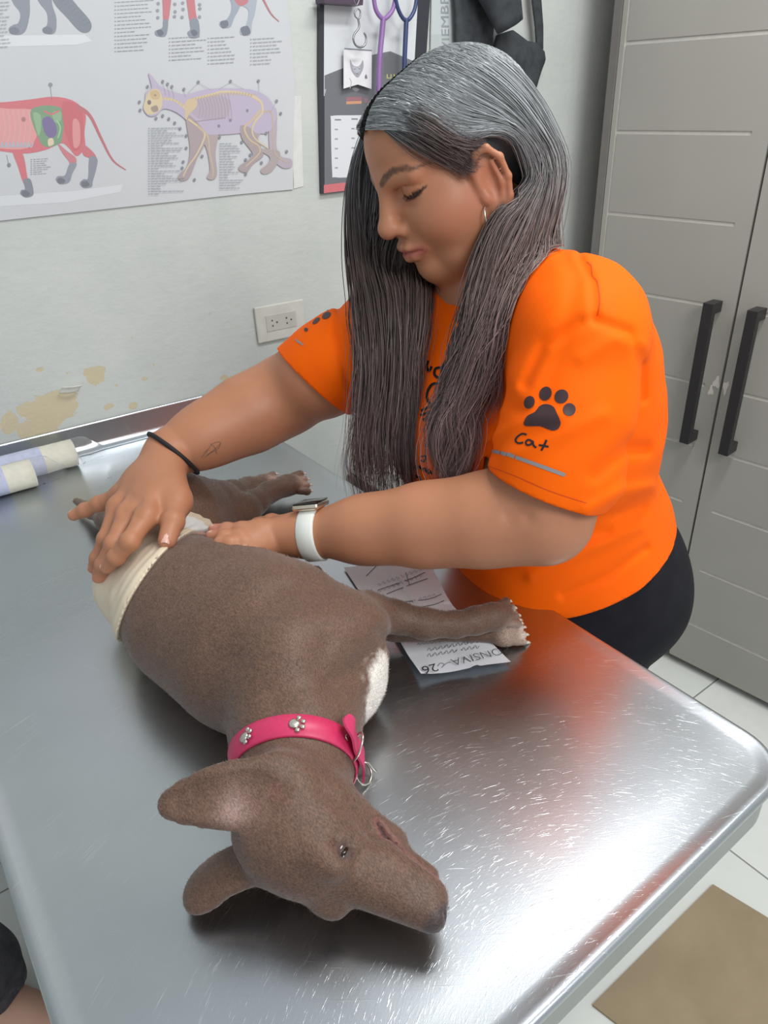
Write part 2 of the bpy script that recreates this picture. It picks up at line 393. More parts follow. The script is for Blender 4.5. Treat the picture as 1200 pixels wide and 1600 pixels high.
m.bump(m.math('ADD', m.math('MULTIPLY', scr, 0.4), m.math('MULTIPLY', line, 0.5)), 0.26, 0.0005); STEEL = m.m
m = N('steel_side'); m.set(Base_Color=srgb('#a9adac'), Metallic=1.0, Roughness=0.38); m.bump(m.noise(1, 3, 0.5, m.coord((3, 3, 300))), 0.1, 0.0005); STEEL2 = m.m
X0, X1, Y0, Y1 = -0.048, 0.586, 0.161, WY-0.004
tab = empty('examination_table', (0.27, 0.78, 0), 'long stainless steel examination table with rounded corners and a raised rear lip', 'table')
def rrect(x0, x1, y0, y1, rn, rf, n=10):
    out = []
    for cx, cy, r, a0 in ((x1-rn, y0+rn, rn, -90), (x1-rf, y1-rf, rf, 0), (x0+rf, y1-rf, rf, 90), (x0+rn, y0+rn, rn, 180)):
        for i in range(n+1): a = math.radians(a0+90*i/n); out.append((cx+r*math.cos(a), cy+r*math.sin(a)))
    return out
prof = [(0.30, 0.0), (0.05, 0.0), (0.022, 0.0), (0.016, 0.0006), (0.010, 0.0022), (0.006, 0.0030), (0.003, 0.0028), (0.001, 0.001), (0.0, -0.002), (0.0005, -0.005), (0.0025, -0.007)]
rings = []
for ins, dz in prof:
    if ins == 0.30: continue
    rings.append([(x, y, T+dz) for x, y in rrect(X0+ins, X1-ins, Y0+ins, Y1-ins*0.2, max(0.055-ins, 0.004), 0.004)])
V = [p for r in rings for p in r]; n = len(rings[0]); F = [tuple(range(n))]
for i in range(len(rings)-1):
    for k in range(n): l = (k+1) % n; F.append((i*n+k, (i+1)*n+k, (i+1)*n+l, i*n+l))
o = pydata('tabletop', V, F, STEEL, tab); o.data.polygons[0].use_smooth = False
rr = [[(x, y, z) for x, y in rrect(X0+i_, X1-i_, Y0+i_, Y1-i_, 0.050, 0.004)] for i_, z in ((0.0045, T-0.006), (0.006, T-0.012), (0.006, T-0.052), (0.010, T-0.056), (0.026, T-0.056), (0.026, T-0.03))]
V = [p for r in rr for p in r]; F = []
for i in range(len(rr)-1):
    for k in range(n): l = (k+1) % n; F.append((i*n+k, (i+1)*n+k, (i+1)*n+l, i*n+l))
pydata('apron', V, F, STEEL2, tab, False)
# rear lip: cove, upright and rolled top
pr = [(-0.020, 0.0006), (-0.012, 0.0015), (-0.006, 0.005), (-0.003, 0.012), (-0.002, 0.047), (-0.0015, 0.0505), (0.0005, 0.0515), (0.0025, 0.050), (0.0030, 0.0)]
V = []; xs = np.linspace(X0, X1, 24)
for x in xs:
    for dy, dz in pr: V.append((x, Y1+dy, T+dz))
k = len(pr); F = [(i*k+j, i*k+j+1, (i+1)*k+j+1, (i+1)*k+j) for i in range(23) for j in range(k-1)]+[tuple(range(k)), tuple(range(24*k-1, 23*k-1, -1))]
pydata('rear_lip', V, F, STEEL, tab)
for lx in (X0+0.07, X1-0.07):
    for ly in (Y0+0.24, Y1-0.10):
        V, F = tube_geo([(lx, ly, 0.02), (lx, ly, T-0.03)], 0.019, 18); lg = pydata('leg', V, F, STEEL2, tab)
        V, F = tube_geo([(lx, ly, 0.0), (lx, ly, 0.022)], 0.023, 18); pydata('foot_cap', V, F, plain('foot_rubber', '#2a2a2a', 0.7), lg)
    V, F = tube_geo([(lx, Y0+0.24, 0.22), (lx, Y1-0.10, 0.22)], 0.013, 12); pydata('side_rail', V, F, STEEL2, tab)
box('lower_shelf', (X0+0.08, Y0+0.26, 0.225), (X1-0.08, Y1-0.12, 0.245), STEEL2, tab, 0.004)

# ---- cabinet (two doors in view)
CYAW = math.radians(-5.93); CP = np.array([1.60644, 0.85377, 0.0]); CN = np.array([math.cos(CYAW), -math.sin(CYAW), 0]); CD = np.array([math.sin(CYAW), math.cos(CYAW), 0])
CM = Matrix(((CN[0], CD[0], 0, CP[0]), (CN[1], CD[1], 0, CP[1]), (0, 0, 1, 0), (0, 0, 0, 1)))   # local x into cabinet, y along its face
cab = empty('cabinet', CP, 'tall greige two-door cabinet with light horizontal grooves and long black pulls', 'cabinet')
m = N('cabinet_laminate'); f = m.noise(3, 3); m.set(Base_Color=m.ramp(f, [(0.3, srgb('#96948d')), (0.7, srgb('#9d9b94'))]), Roughness=0.42); LAM = m.m
GRV = plain('groove_light', '#bab8b1', 0.4); EDG = plain('cabinet_edge', '#6d6a66', 0.5); BLK = plain('handle_black', '#2f2c2e', 0.38, 0.2)
box('carcass', (0.022, -0.46, 0.03), (0.34, 0.424, 2.15), EDG, cab, 0, CM)
box('plinth', (0.05, -0.45, 0.0), (0.32, 0.41, 0.03), plain('plinth_dark', '#3a3b39', 0.6), cab, 0, CM)
box('side_trim', (0.0, 0.401, 0.027), (0.022, 0.424, 2.15), EDG, cab, 0.002, CM)
zs = [0.166, 0.347, 0.531, 0.693, 0.855, 1.045, 1.224, 1.402, 1.578, 1.755, 1.93]
def door(y0, y1, hinge, gy0, gy1):
    """panel whose grooves are cut into it, their floors lighter"""
    bm = bmesh.new(); gw = 0.0042; dp = 0.003
    ys = sorted([y0, gy0, gy1, y1]); zz = [0.03]
    for z in zs: zz += [z-gw, z+gw]
    zz.append(2.14)
    gv = hinge
    if gv is not None: ys = sorted(ys+[gv-0.0025, gv+0.0025])
    def hx(yc, zc):
        if gv is not None and abs(yc-gv) < 0.0025: return dp
        if gy0 < yc < gy1 and any(abs(zc-z) < gw for z in zs): return dp
        return 0.0
    H = {}
    for i in range(len(ys)-1):
        for j in range(len(zz)-1): H[i, j] = hx((ys[i]+ys[i+1])/2, (zz[j]+zz[j+1])/2)
    def q(pts, mi):
        f = bm.faces.new([bm.verts.new(p) for p in pts]); f.material_index = mi
    for (i, j), h in H.items():
        a, b, c, d = ys[i], ys[i+1], zz[j], zz[j+1]; q([(h, a, c), (h, a, d), (h, b, d), (h, b, c)], 1 if h else 0)
        if (i+1, j) in H and H[i+1, j] != h: q([(h, b, c), (h, b, d), (H[i+1, j], b, d), (H[i+1, j], b, c)], 1)
        if (i, j+1) in H and H[i, j+1] != h: q([(h, a, d), (h, b, d), (H[i, j+1], b, d), (H[i, j+1], a, d)], 1)
    for a, b in (((y0, 0.03), (y0, 2.14)), ((y0, 2.14), (y1, 2.14)), ((y1, 2.14), (y1, 0.03)), ((y1, 0.03), (y0, 0.03))):
        q([(0, *a), (0, *b), (0.02, *b), (0.02, *a)], 0)
    q([(0.02, y0, 0.03), (0.02, y1, 0.03), (0.02, y1, 2.14), (0.02, y0, 2.14)], 0)
    bmesh.ops.remove_doubles(bm, verts=bm.verts, dist=1e-5); bmesh.ops.recalc_face_normals(bm, faces=bm.faces)
    bmesh.ops.transform(bm, matrix=CM, verts=bm.verts); return from_bm('door', bm, [LAM, GRV], cab)
dl = door(0.0205, 0.399, 0.384, 0.058, 0.384); dr = door(-0.44, 0.0145, None, -0.40, -0.023)
for d_, y_ in ((dl, 0.064), (dr, -0.039)):
    bm = bmesh.new(); bbox(bm, (-0.048, y_-0.0125, 0.712), (-0.030, y_+0.0125, 1.060), 0.0012)
    for z_ in (0.712, 1.035): bbox(bm, (-0.034, y_-0.0125, z_), (0.0, y_+0.0125, z_+0.025), 0.0012)
    bmesh.ops.transform(bm, matrix=CM, verts=bm.verts); from_bm('handle', bm, BLK, d_)
for y_, z_, wy, wz in ((0.030, 0.868, 0.008, 0.014), (0.006, 0.862, 0.006, 0.016), (0.040, 0.845, 0.006, 0.012)):
    bm = bmesh.new(); pts = []
    for i in range(14): a = i/14*2*PI; rr_ = 1+0.35*math.sin(3*a+y_*90); pts.append(bm.verts.new((-0.0008, y_+wy*rr_*math.cos(a), z_+wz*rr_*math.sin(a))))
    bm.faces.new(pts); bmesh.ops.transform(bm, matrix=CM, verts=bm.verts); from_bm('tape_residue', bm, plain('residue', '#c9c6bd', 0.7), dl if y_ > 0.015 else dr)

# ---- power outlet
a = wp(392, 482); b = wp(470, 520)
ox, oz = 0.660, 1.033; out = empty('wall_outlet', (ox+0.058, WY, oz+0.037), 'off-white double socket plate on the wall behind the outstretched arm', 'power outlet')
PLA = plain('outlet_plastic', '#c9c8c0', 0.4); DK = plain('slot_dark', '#5c5750', 0.6)
box('plate', (ox, WY-0.007, oz), (ox+0.116, WY-0.0003, oz+0.075), PLA, out, 0.0025)
fr_ = box('socket_frame', (ox+0.022, WY-0.0082, oz+0.021), (ox+0.094, WY-0.006, oz+0.055), plain('outlet_insert', '#bcbab2', 0.4), out, 0.001)
for cx_ in (ox+0.042, ox+0.076):
    bm = bmesh.new()
    for dx, dz, sx, sz in ((-0.006, 0.005, 0.003, 0.0035), (-0.0055, -0.006, 0.003, 0.0035), (0.005, 0.0, 0.0034, 0.0034)):
        bbox(bm, (cx_+dx-sx/2*1.1, WY-0.0086, oz+0.038+dz-sz/2), (cx_+dx+sx/2*1.1, WY-0.008, oz+0.038+dz+sz/2))
    from_bm('socket', bm, DK, fr_)
# ================================================================== THINGS ON THE WALL
class Art:
    """flat printed shapes on one sheet, layered by hair-thin offsets"""
    def __init__(s, off): s.V = []; s.F = []; s.C = []; s.off = off; s.n = 0
    def poly(s, pts, c, layer=None):
        if isinstance(c, str): c = srgb(c)
        c = tuple(x*0.80+0.20*y for x, y in zip(c, (0.60, 0.62, 0.66)))
        s.n += 1; o = s.off+(s.n if layer is None else layer)*0.000004
        b = len(s.V); P = [wp(x, y, o) for x, y in pts]
        for t in tri2d(pts):
            q = [b+i for i in t]; a = P[t[0]]; u = P[t[1]]-a; v_ = P[t[2]]-a
            if np.cross(u, v_)[1] > 0: q = q[::-1]
            s.F.append(tuple(q))
        s.V += P; s.C += [c]*len(P)
    def curve(s, pts, c, n=6): s.poly(catmull(pts, n, True), c)
    def line(s, pts, wd, c, n=4, smooth=True):
        P = catmull(pts, n) if smooth else np.asarray(pts, float); T_ = np.gradient(P, axis=0); T_ /= np.linalg.norm(T_, axis=1)[:, None]+1e-9
        w_ = np.broadcast_to(np.asarray(wd, float), (len(pts),)); w_ = np.interp(np.linspace(0, 1, len(P)), np.linspace(0, 1, len(pts)), w_)
        Nn = np.stack([-T_[:, 1], T_[:, 0]], 1)*w_[:, None]/2; s.poly(np.vstack([P+Nn, (P-Nn)[::-1]]), c)
    def text(s, x, y, rows, wmin, wmax, c='#8f9296', dy=3.3, h=1.1, slope=-0.06, num=True):
        for r in range(rows):
            yy = y+r*dy; xx = x
            if num: s.poly([(x, yy), (x+2, yy+2*slope), (x+2, yy+h+2*slope), (x, yy+h)], '#6d7075'); xx = x+4
            end = x+random.uniform(wmin, wmax)
            while xx < end:
                w_ = random.uniform(3, 8); s.poly([(xx, yy+(xx-x)*slope), (xx+w_, yy+(xx+w_-x)*slope), (xx+w_, yy+h+(xx+w_-x)*slope), (xx, yy+h+(xx-x)*slope)], c); xx += w_+1.2
    def build(s, name, parent, mat): return pydata(name, s.V, s.F, mat, parent, False, s.C)
m = N('print_ink'); m.set(Base_Color=m.attr(), Roughness=0.45); INK = m.m
pos = empty('anatomy_poster', wp(230, 200), 'large glossy white poster of cat anatomy drawings with muscle, fur and skeleton views', 'poster')
def sheet(name, px, off, th, mat, parent):
    P = [wp(x, y, off) for x, y in px]; B_ = [p+np.array([0, th, 0]) for p in P]; n = len(P)
    F = [tuple(range(n)), tuple(range(2*n-1, n-1, -1))]+[(i, n+i, n+(i+1) % n, (i+1) % n) for i in range(n)]
    o = pydata(name, P+B_, F, mat, parent, False); bm = bmesh.new(); bm.from_mesh(o.data); bmesh.ops.recalc_face_normals(bm, faces=bm.faces); bm.to_mesh(o.data); bm.free(); return o
sheet('paper_sheet', [(-340, -180), (438, -180), (449, 0), (461, 132), (458, 240), (458, 296), (380, 303), (0, 345), (-340, 385)], 0.003, 0.0008, plain('poster_paper', '#c6c9cc', 0.25, nz=0.01), pos)
sheet('tape_strip', [(455, 150), (470, 150), (474, 291), (459, 295)], 0.0015, 0.0006, plain('tape', '#d3d5d2', 0.3), pos)
A = Art(0.0032); K = 1/2.5
def q(*a): return [(x*K, y*K) for x, y in a]
GB, DB = '#717886', '#565e6e'
for g_, y_ in ((0.35, 158), (0.5, 760)):   # printed ground tone below the standing cats
    pass
A.poly(q((-60, 140), (330, 135), (360, 160), (300, 175), (-60, 185)), '#d3d7da'); A.poly(q((-60, 770), (300, 745), (480, 720), (470, 750), (260, 790), (-60, 810)), '#d0d3d6')
A.curve(q((30, -60), (105, -60), (117, 30), (112, 80), (100, 120), (78, 136), (42, 132), (34, 112), (50, 98), (72, 88), (78, 50), (50, 10)), GB)
A.curve(q((130, -60), (190, -60), (205, 20), (220, 70), (218, 120), (200, 134), (170, 128), (166, 112), (184, 96), (182, 50), (150, 5)), GB)
A.curve(q((195, -60), (240, -50), (300, 20), (350, 78), (357, 110), (340, 128), (308, 120), (262, 70), (210, 10)), '#626a76')
for i in range(9): A.line(q((225+i*13, -5+i*13), (245+i*13, -18+i*13)), 1.4, DB)
for cx, cy in ((60, 118), (190, 116)): A.curve(q((cx-22, cy-6), (cx, cy-12), (cx+16, cy), (cx+8, cy+14), (cx-16, cy+14)), DB)
# muscle cat
RED, LR, DR = '#c94f57', '#d98a86', '#a63a44'
A.curve(q((-120, 400), (0, 400), (120, 388), (200, 378), (265, 386), (310, 410), (335, 450), (330, 520), (332, 575), (300, 610), (270, 580), (240, 560), (180, 585), (100, 600), (0, 590), (-120, 570)), RED)
A.curve(q((-60, 430), (40, 425), (130, 430), (150, 470), (140, 540), (100, 580), (0, 580), (-60, 560)), LR)
for i in range(8): A.line(q((-30+i*20, 430), (-20+i*20, 500), (-34+i*20, 575)), 0.9, '#c9a5a8')
for i in range(9): A.line(q((-10+i*15, 560-(i % 2)*4), (2+i*15, 575), (10+i*15, 556)), 2.0, '#9aaabb')
A.curve(q((122, 428), (240, 424), (243, 540), (225, 565), (180, 574), (150, 540)), '#5d8b5b')
A.curve(q((165, 470), (190, 455), (215, 480), (222, 520), (200, 540), (175, 520)), '#5a4484'); A.curve(q((130, 440), (158, 450), (160, 500), (150, 530), (136, 480)), '#7ea875')
A.curve(q((205, 440), (236, 436), (238, 470), (215, 478)), '#79a877'); A.curve(q((188, 545), (205, 540), (210, 562), (190, 570)), '#d7c3a0')
A.line(q((222, 470), (236, 500), (226, 540)), 2, '#8fbf8a'); A.line(q((170, 432), (200, 446), (232, 432)), 3, '#c1555a')
A.curve(q((245, 400), (300, 408), (325, 460), (322, 560), (290, 590), (262, 540), (246, 470)), '#bf4048'); A.curve(q((285, 470), (310, 480), (312, 560), (288, 572)), '#d6807f')
A.line(q((300, 415), (350, 450), (395, 540), (440, 625), (492, 664)), [7, 5, 4, 3, 1.5], '#b34a52')
A.curve(q((50, 590), (88, 600), (105, 680), (108, 712), (92, 715), (70, 650)), RED); A.curve(q((92, 702), (118, 700), (130, 740), (128, 764), (100, 772), (80, 758), (84, 742), (98, 738)), '#6c717d')
A.curve(q((225, 560), (262, 590), (298, 620), (290, 660), (272, 690), (258, 686), (272, 640), (245, 600)), '#c0626a'); A.curve(q((272, 640), (300, 640), (282, 680), (270, 712), (236, 720), (218, 702), (228, 688), (254, 684)), '#7a7f8b')
A.curve(q((318, 560), (360, 590), (378, 620), (372, 650), (346, 652), (350, 620), (325, 605)), '#c0525c'); A.curve(q((350, 615), (380, 620), (376, 660), (362, 710), (358, 730), (326, 734), (312, 716), (326, 700), (344, 694)), '#757a87')
for cx, cy in ((240, 705), (335, 718), (102, 755)): A.curve(q((cx-16, cy-5), (cx, cy-11), (cx+15, cy), (cx+8, cy+11), (cx-12, cy+11)), '#4d515c')
A.line(q((203, 392), (196, 335)), 0.7, '#60636a', smooth=False); A.curve(q((188, 331), (197, 322), (206, 331), (197, 341)), '#7a7d84'); A.line(q((33, 640), (26, 605)), 0.7, '#60636a'); A.poly(oval(35*K, 645*K, 3, 3.4), '#6a6d74')
A.poly(oval(92*K, 466*K, 3.4, 3.8), '#a05a5a')
A.text(120*K, 622*K, 8, 14, 38)
# legs at the top
for x0 in (0, 1):
    if x0 == 0: pts = ((636, -60), (672, -60), (664, 40), (655, 90), (640, 92), (636, 30)); pw = ((638, 80), (656, 78), (654, 120), (644, 142), (612, 140), (606, 122), (634, 108))
    else: pts = ((724, -60), (752, -60), (764, 40), (768, 80), (744, 88), (734, 40)); pw = ((742, 80), (770, 72), (780, 110), (776, 144), (745, 148), (732, 128), (744, 114))
    A.curve(q(*pts), '#b9555a'); A.curve(q(*pw), '#6f7885'); cx = pw[4][0]+12; A.curve(q((cx-12, 122), (cx+4, 116), (cx+16, 130), (cx, 142)), '#3f4656')
for y in (15, 40, 65):
    for x in (617, 684, 714, 778): A.poly(oval((x+random.uniform(-3, 3))*K, (y+random.uniform(-8, 8))*K, 2.6, 2.6), '#7e8187')
A.curve(q((880, -60), (950, -40), (940, 20), (915, 70), (900, 104), (868, 108), (858, 90), (890, 70), (905, 20)), '#8792a0'); A.curve(q((930, -60), (1000, -40), (998, 40), (985, 90), (978, 134), (944, 136), (938, 118), (962, 96), (970, 40), (935, 10)), '#98a2ad')
A.curve(q((900, -40), (960, -30), (968, 10), (930, 20)), '#b5585c'); A.curve(q((860, 86), (886, 80), (892, 100), (870, 110)), '#4d5464'); A.curve(q((940, 110), (968, 102), (978, 130), (950, 138)), '#4d5464')
A.line(q((1010, -40), (1035, 10), (1060, 55), (1090, 84)), [4, 3, 2.4, 1.2], '#a8575c')
A.text(448*K, 8*K, 14, 32, 60, dy=5.9); A.text(660*K, 148*K, 7, 30, 56, dy=5.7); A.text(812*K, 148*K, 8, 20, 48, dy=5.7); A.text(978*K, 152*K, 8, 24, 44, dy=5.6); A.text(-10, -2, 14, 14, 26, dy=5.8, num=False)
# skeleton cat
PUR, PU2, BON = '#b0a3bb', '#a293a6', '#cdb98c'
A.curve(q((1045, 430), (1078, 425), (1082, 500), (1080, 570), (1098, 610), (1138, 622), (1138, 652), (1100, 654), (1060, 610), (1050, 540), (1052, 470)), '#a99aa6')
A.curve(q((955, 470), (1010, 440), (1060, 440), (1030, 500), (1000, 560), (1025, 580), (1090, 590), (1088, 630), (1060, 670), (1030, 680), (1018, 664), (1045, 640), (1050, 610), (980, 570), (960, 530)), '#a0908f')
A.curve(q((740, 470), (800, 500), (850, 520), (842, 600), (848, 680), (830, 702), (808, 694), (820, 660), (806, 580), (780, 540)), '#a3918f')
A.curve(q((566, 396), (570, 360), (592, 344), (580, 286), (600, 305), (632, 340), (690, 362), (730, 368), (800, 350), (880, 345), (980, 350), (1040, 375), (1072, 420), (1076, 470), (1040, 520), (980, 516), (900, 524), (840, 526), (790, 520), (740, 480), (690, 440), (640, 425), (610, 450), (580, 452), (560, 425)), PUR)
A.curve(q((728, 450), (790, 500), (800, 560), (770, 620), (742, 690), (715, 706), (695, 694), (705, 675), (730, 650), (742, 580)), '#9d8a8b')
A.curve(q((940, 490), (990, 510), (1025, 590), (1026, 612), (990, 640), (965, 672), (938, 668), (934, 650), (975, 620), (985, 596), (945, 540)), '#9a8888')
A.curve(q((750, 410), (820, 370), (890, 385), (900, 420), (880, 460), (810, 470), (760, 455)), '#a898a8')
A.curve(q((566, 395), (585, 355), (618, 350), (634, 385), (628, 425), (600, 445), (575, 445), (562, 420)), BON); A.curve(q((585, 360), (612, 352), (626, 370), (618, 388), (594, 385)), '#bfa46e')
A.poly(oval(583*K, 400*K, 3, 3.8), '#5c4d46'); A.curve(q((590, 420), (612, 412), (618, 432), (598, 438)), '#8d7a68'); A.poly(oval(606*K, 372*K, 2, 1.6), '#8b7850')
A.line(q((636, 385), (680, 392), (715, 415), (738, 440)), [3.6, 3.2, 3.6, 3], BON)
for i in range(9): A.poly(oval((640+i*12)*K, (384+i*i*0.7)*K, 1.6, 2.6), '#c3ab74')
A.line(q((735, 400), (765, 385), (830, 368), (870, 358), (940, 362), (1000, 380)), [5, 4, 3, 3.2, 3.4, 3], BON)
for i in range(22): A.poly(oval((752+i*11.5)*K, (389-12*math.sin(i/7.5)-i*0.9+(0.10*max(0, i-12)**2))*K, 1.3, 2.9, 0.2), '#b89f6e')
A.curve(q((724, 400), (745, 385), (770, 395), (765, 420), (740, 445), (726, 470), (722, 430)), '#c8b183')
for i in range(11): A.line(q((770+i*12, 385-i*2), (782+i*12, 420), (776+i*13, 458+i)), 0.9, '#9a8a94')
A.line(q((740, 478), (800, 470), (880, 460)), 1.4, '#8f7f8a'); A.line(q((985, 375), (1020, 400), (1025, 440), (1000, 470), (985, 510), (1000, 545), (1050, 580)), [5, 4, 3, 3, 2.4, 2.2, 1.6], BON)
A.line(q((1018, 430), (985, 470), (955, 500), (975, 545), (1010, 570), (1012, 600), (960, 650)), [4, 3, 3, 2.6, 2.2, 2, 1.6], '#c6ac80'); A.line(q((735, 465), (780, 500), (800, 530), (770, 600), (735, 650), (715, 690)), [3.4, 3, 3, 2.2, 2, 2], BON)
A.line(q((770, 490), (810, 530), (820, 600), (832, 660), (830, 690)), [3, 2.6, 2.2, 2, 1.8], '#bda787'); A.line(q((1030, 438), (1060, 440), (1068, 520), (1072, 590), (1095, 620), (1130, 636)), [3, 2.6, 2.2, 2, 2, 1.4], '#b7a089')
for x, y in ((636, 318), (655, 328), (672, 338), (719, 348), (775, 320), (901, 317), (1010, 316), (1081, 394), (1097, 443), (577, 338), (545, 398), (548, 430), (610, 462), (636, 452), (660, 464), (683, 480), (704, 502), (728, 530), (728, 578), (716, 632), (712, 656), (760, 702), (790, 610), (858, 536), (945, 555), (978, 605), (960, 680), (1022, 636), (1040, 520), (1120, 592), (960, 624), (855, 492), (966, 432), (900, 470)):
    A.poly(oval(x*K, y*K, 2.2, 2.5, 0, 12), '#6c6f78'); 
for a_ in (((636, 322), (648, 372)), ((655, 332), (662, 378)), ((672, 342), (680, 384)), ((775, 323), (735, 362)), ((775, 323), (822, 350)), ((901, 320), (855, 348)), ((901, 320), (950, 348)), ((1010, 320), (1012, 356)), ((1080, 397), (1055, 440)), ((719, 352), (724, 380))): A.line(q(*a_), 0.45, '#8a8d94', smooth=False)
A.text(580*K, 500*K, 27, 14, 58, dy=3.95, slope=-0.02); A.text(858*K, 560*K, 18, 10, 36, dy=4.1, slope=-0.02, num=False)
A.build('printed_drawings', pos, INK)

# ---- hanging calendar board with dark cover
cal = empty('wall_calendar', wp(585, 150), 'dark framed wall calendar with a white date grid and red foot strip', 'calendar')
sheet('backing_board', [(500, -140), (676, -140), (672, 0), (664, 120), (655, 285), (503, 303), (499, 120)], 0.010, 0.009, plain('calendar_black', '#33363d', 0.4), cal)
B = Art(0.0103)
B.poly([(507, -140), (655, -140), (653, 0), (648, 90), (645, 150), (506, 150)], '#cfd3d6')
B.poly([(507, 118), (537, 106), (560, 90), (610, 80), (652, 98), (648, 200), (644, 285), (507, 302)], '#3d4048')
B.poly([(600, 90), (608, 82), (630, 92), (640, 99), (640, 120), (600, 118)], '#2c2f38'); B.line([(605, 116), (605, 122), (611, 122), (611, 116)], 1.6, '#c8c04a', smooth=False); B.line([(616, 116), (616, 123)], 1.6, '#c8c04a', smooth=False)
B.curve([(517, 188), (519, 181), (560, 180), (640, 178), (644, 184), (643, 262), (638, 270), (560, 276), (524, 277), (519, 268)], '#d9dce0', 5)
B.poly([(506, 289), (644, 272), (644, 285), (506, 302)], '#c9424a')
for r in range(6):
    for c_ in range(4): B.poly([(523+c_*26, 186+r*15-c_*1.2), (528+c_*26+(5 if r == 0 else 0), 186+r*15-c_*1.2), (528+c_*26+(5 if r == 0 else 0), 188.5+r*15-c_*1.2), (523+c_*26, 188.5+r*15-c_*1.2)], '#8d9199' if r else '#6e7177')
B.poly([(541, 152), (565, 151), (565, 157), (541, 158)], '#8b3644'); B.poly([(541, 158.5), (565, 157.5), (565, 162), (541, 163)], '#c98245'); B.poly([(568, 154), (574, 153), (576, 160), (570, 161)], '#7c4650')
B.curve([(550, 138), (556, 137), (561, 140), (556, 143)], '#8e9096'); B.line([(507, 143), (509, 139), (508, 146)], 0.8, '#b9bcc0')
B.build('printed_page', cal, INK)
sheet('metal_bar', [(506, -6), (568, -6), (567, 8), (507, 4)], 0.045, 0.03, plain('bar_purple', '#4b3c4e', 0.4), cal)
# ---- cat card
card = empty('photo_card', wp(559, 105), 'small white card with a grey cat face drawing, clipped on the dark calendar', 'card')
sheet('card_paper', [(537, 76), (581, 79), (580.5, 139), (559, 132), (537, 138.5)], 0.022, 0.001, plain('card_white', '#dcdcdf', 0.5), card)
Bc = Art(0.0223); Bc.poly([(538, 75), (581, 78), (581, 80), (538, 77)], '#55585f')
Bc.curve([(547, 93), (551, 101), (558, 104), (563, 101), (567, 94), (568, 104), (565, 113), (559, 121), (552, 115), (548, 106)], '#8d8f96'); Bc.curve([(552, 103), (558, 106), (562, 103), (563, 110), (558, 114), (553, 111)], '#a9abb2')
Bc.poly(oval(554.5, 108, 1.2, 0.9), '#3c3e44'); Bc.poly(oval(561.5, 107.5, 1.2, 0.9), '#3c3e44'); Bc.poly([(556.5, 114), (559.5, 114), (558, 117)], '#5c5a60'); Bc.line([(547, 138), (549, 128), (546, 122)], 1.0, '#a4a6ac'); Bc.curve([(570, 120), (572, 116), (574, 122), (571, 123)], '#4c4e55')
Bc.build('cat_drawing', card, INK)
# ---- pale second calendar with vertical month name
pc = empty('paper_calendar', wp(700, 20), 'pale calendar page with a month name printed upwards along its left side', 'calendar')
sheet('page', [(677, -140), (790, -140), (780, 60), (772, 118), (672, 118), (674, 30)], 0.006, 0.003, plain('page_pale', '#bcc4c5', 0.5, nz=0.01), pc)
sheet('page_fold', [(674, 54), (716, 52), (715, 118), (671, 118)], 0.0063, 0.0002, plain('page_shade', '#b3bbbc', 0.5, nz=0.02), pc)
def text_mesh(name, body, mat, parent, size, M, shear=0.0, off_=0.0):
    cu = bpy.data.curves.new(name, 'FONT'); cu.body = body; cu.size = size; cu.shear = shear; cu.offset = off_; cu.resolution_u = 3
    o = bpy.data.objects.new(name+'_tmp', cu); col.objects.link(o); bpy.context.view_layer.update()
    me = bpy.data.meshes.new_from_object(o.evaluated_get(bpy.context.evaluated_depsgraph_get())); bpy.data.objects.remove(o); bpy.data.curves.remove(cu)
    me.transform(M); me.name = name; return link(name, me, mat, parent)
a = wp(703, 96, 0.0068); b = wp(699, -60, 0.0068); dx = Vector(b-a).normalized()
M_ = Matrix((( *dx, 0), (0, 0, 0, 0), (0, 0, 0, 0), (0, 0, 0, 1)))
ux = dx; nrm_ = Vector((0, -1, 0)); uy = nrm_.cross(ux)
text_mesh('month_name', 'NOVIEMBRE', plain('month_grey', '#8f979a', 0.6), pc, 0.030, Matrix(((ux.x, uy.x, 0, a[0]-0.030*ux.x), (ux.y, uy.y, -1, a[1]), (ux.z, uy.z, 0, a[2]-0.030*ux.z), (0, 0, 0, 1))))

# ---- stethoscopes, hook chain
def wp3(pts, off): return [wp(x, y, off) for x, y in pts]
def steth(colr, left, right, stem, off, label, r):
    t = empty('stethoscope', wp(*stem[0], off), label, 'stethoscope', None); mt = plain('steth_'+label[:4], colr, 0.35)
    tube('tubing', catmull(wp3(stem, off), 8), r*1.25, mt, t, 12)
    tube('yoke', catmull(wp3(left+right[::-1], off), 8), r, mt, t, 12)
    ch = wp(*stem[-1], off); V, F = tube_geo([ch+np.array([0, 0.006, 0]), ch+np.array([0, -0.006, 0])], 0.02, 20); pydata('chest_piece', V, F, plain('chrome', '#b9bcc0', 0.2, 1.0), t)
    for e_ in (left[0], right[0]):
        p = wp(*e_, off); tube('ear_tube', catmull([p, p+np.array([0, 0, 0.05]), p+np.array([0.008 if e_ is right[0] else -0.008, 0.0, 0.11])], 8), r*0.5, plain('chrome', '#b9bcc0', 0.2, 1.0), t, 8)
steth('#8d6aa3', [(583, -12), (587, 14), (596, 28)], [(619, -12), (614, 14), (603, 28)], [(599, 28), (597, 50), (593, 95), (592, 140), (594, 200)], 0.042, 'purple stethoscope hanging over the dark calendar', 0.0042)
steth('#34416b', [(616, -12), (622, 14), (631, 30)], [(652, -12), (648, 14), (639, 30)], [(635, 29), (634, 50), (632, 100), (632, 150), (634, 200)], 0.046, 'navy blue stethoscope hanging right of the purple one', 0.0038)
hk = empty('hanging_scale', wp(558, 5, 0.05), 'metal hook on a short chain hanging left of the purple stethoscope', 'hanging hook'); CH = plain('hook_steel', '#9b9da0', 0.3, 0.9)
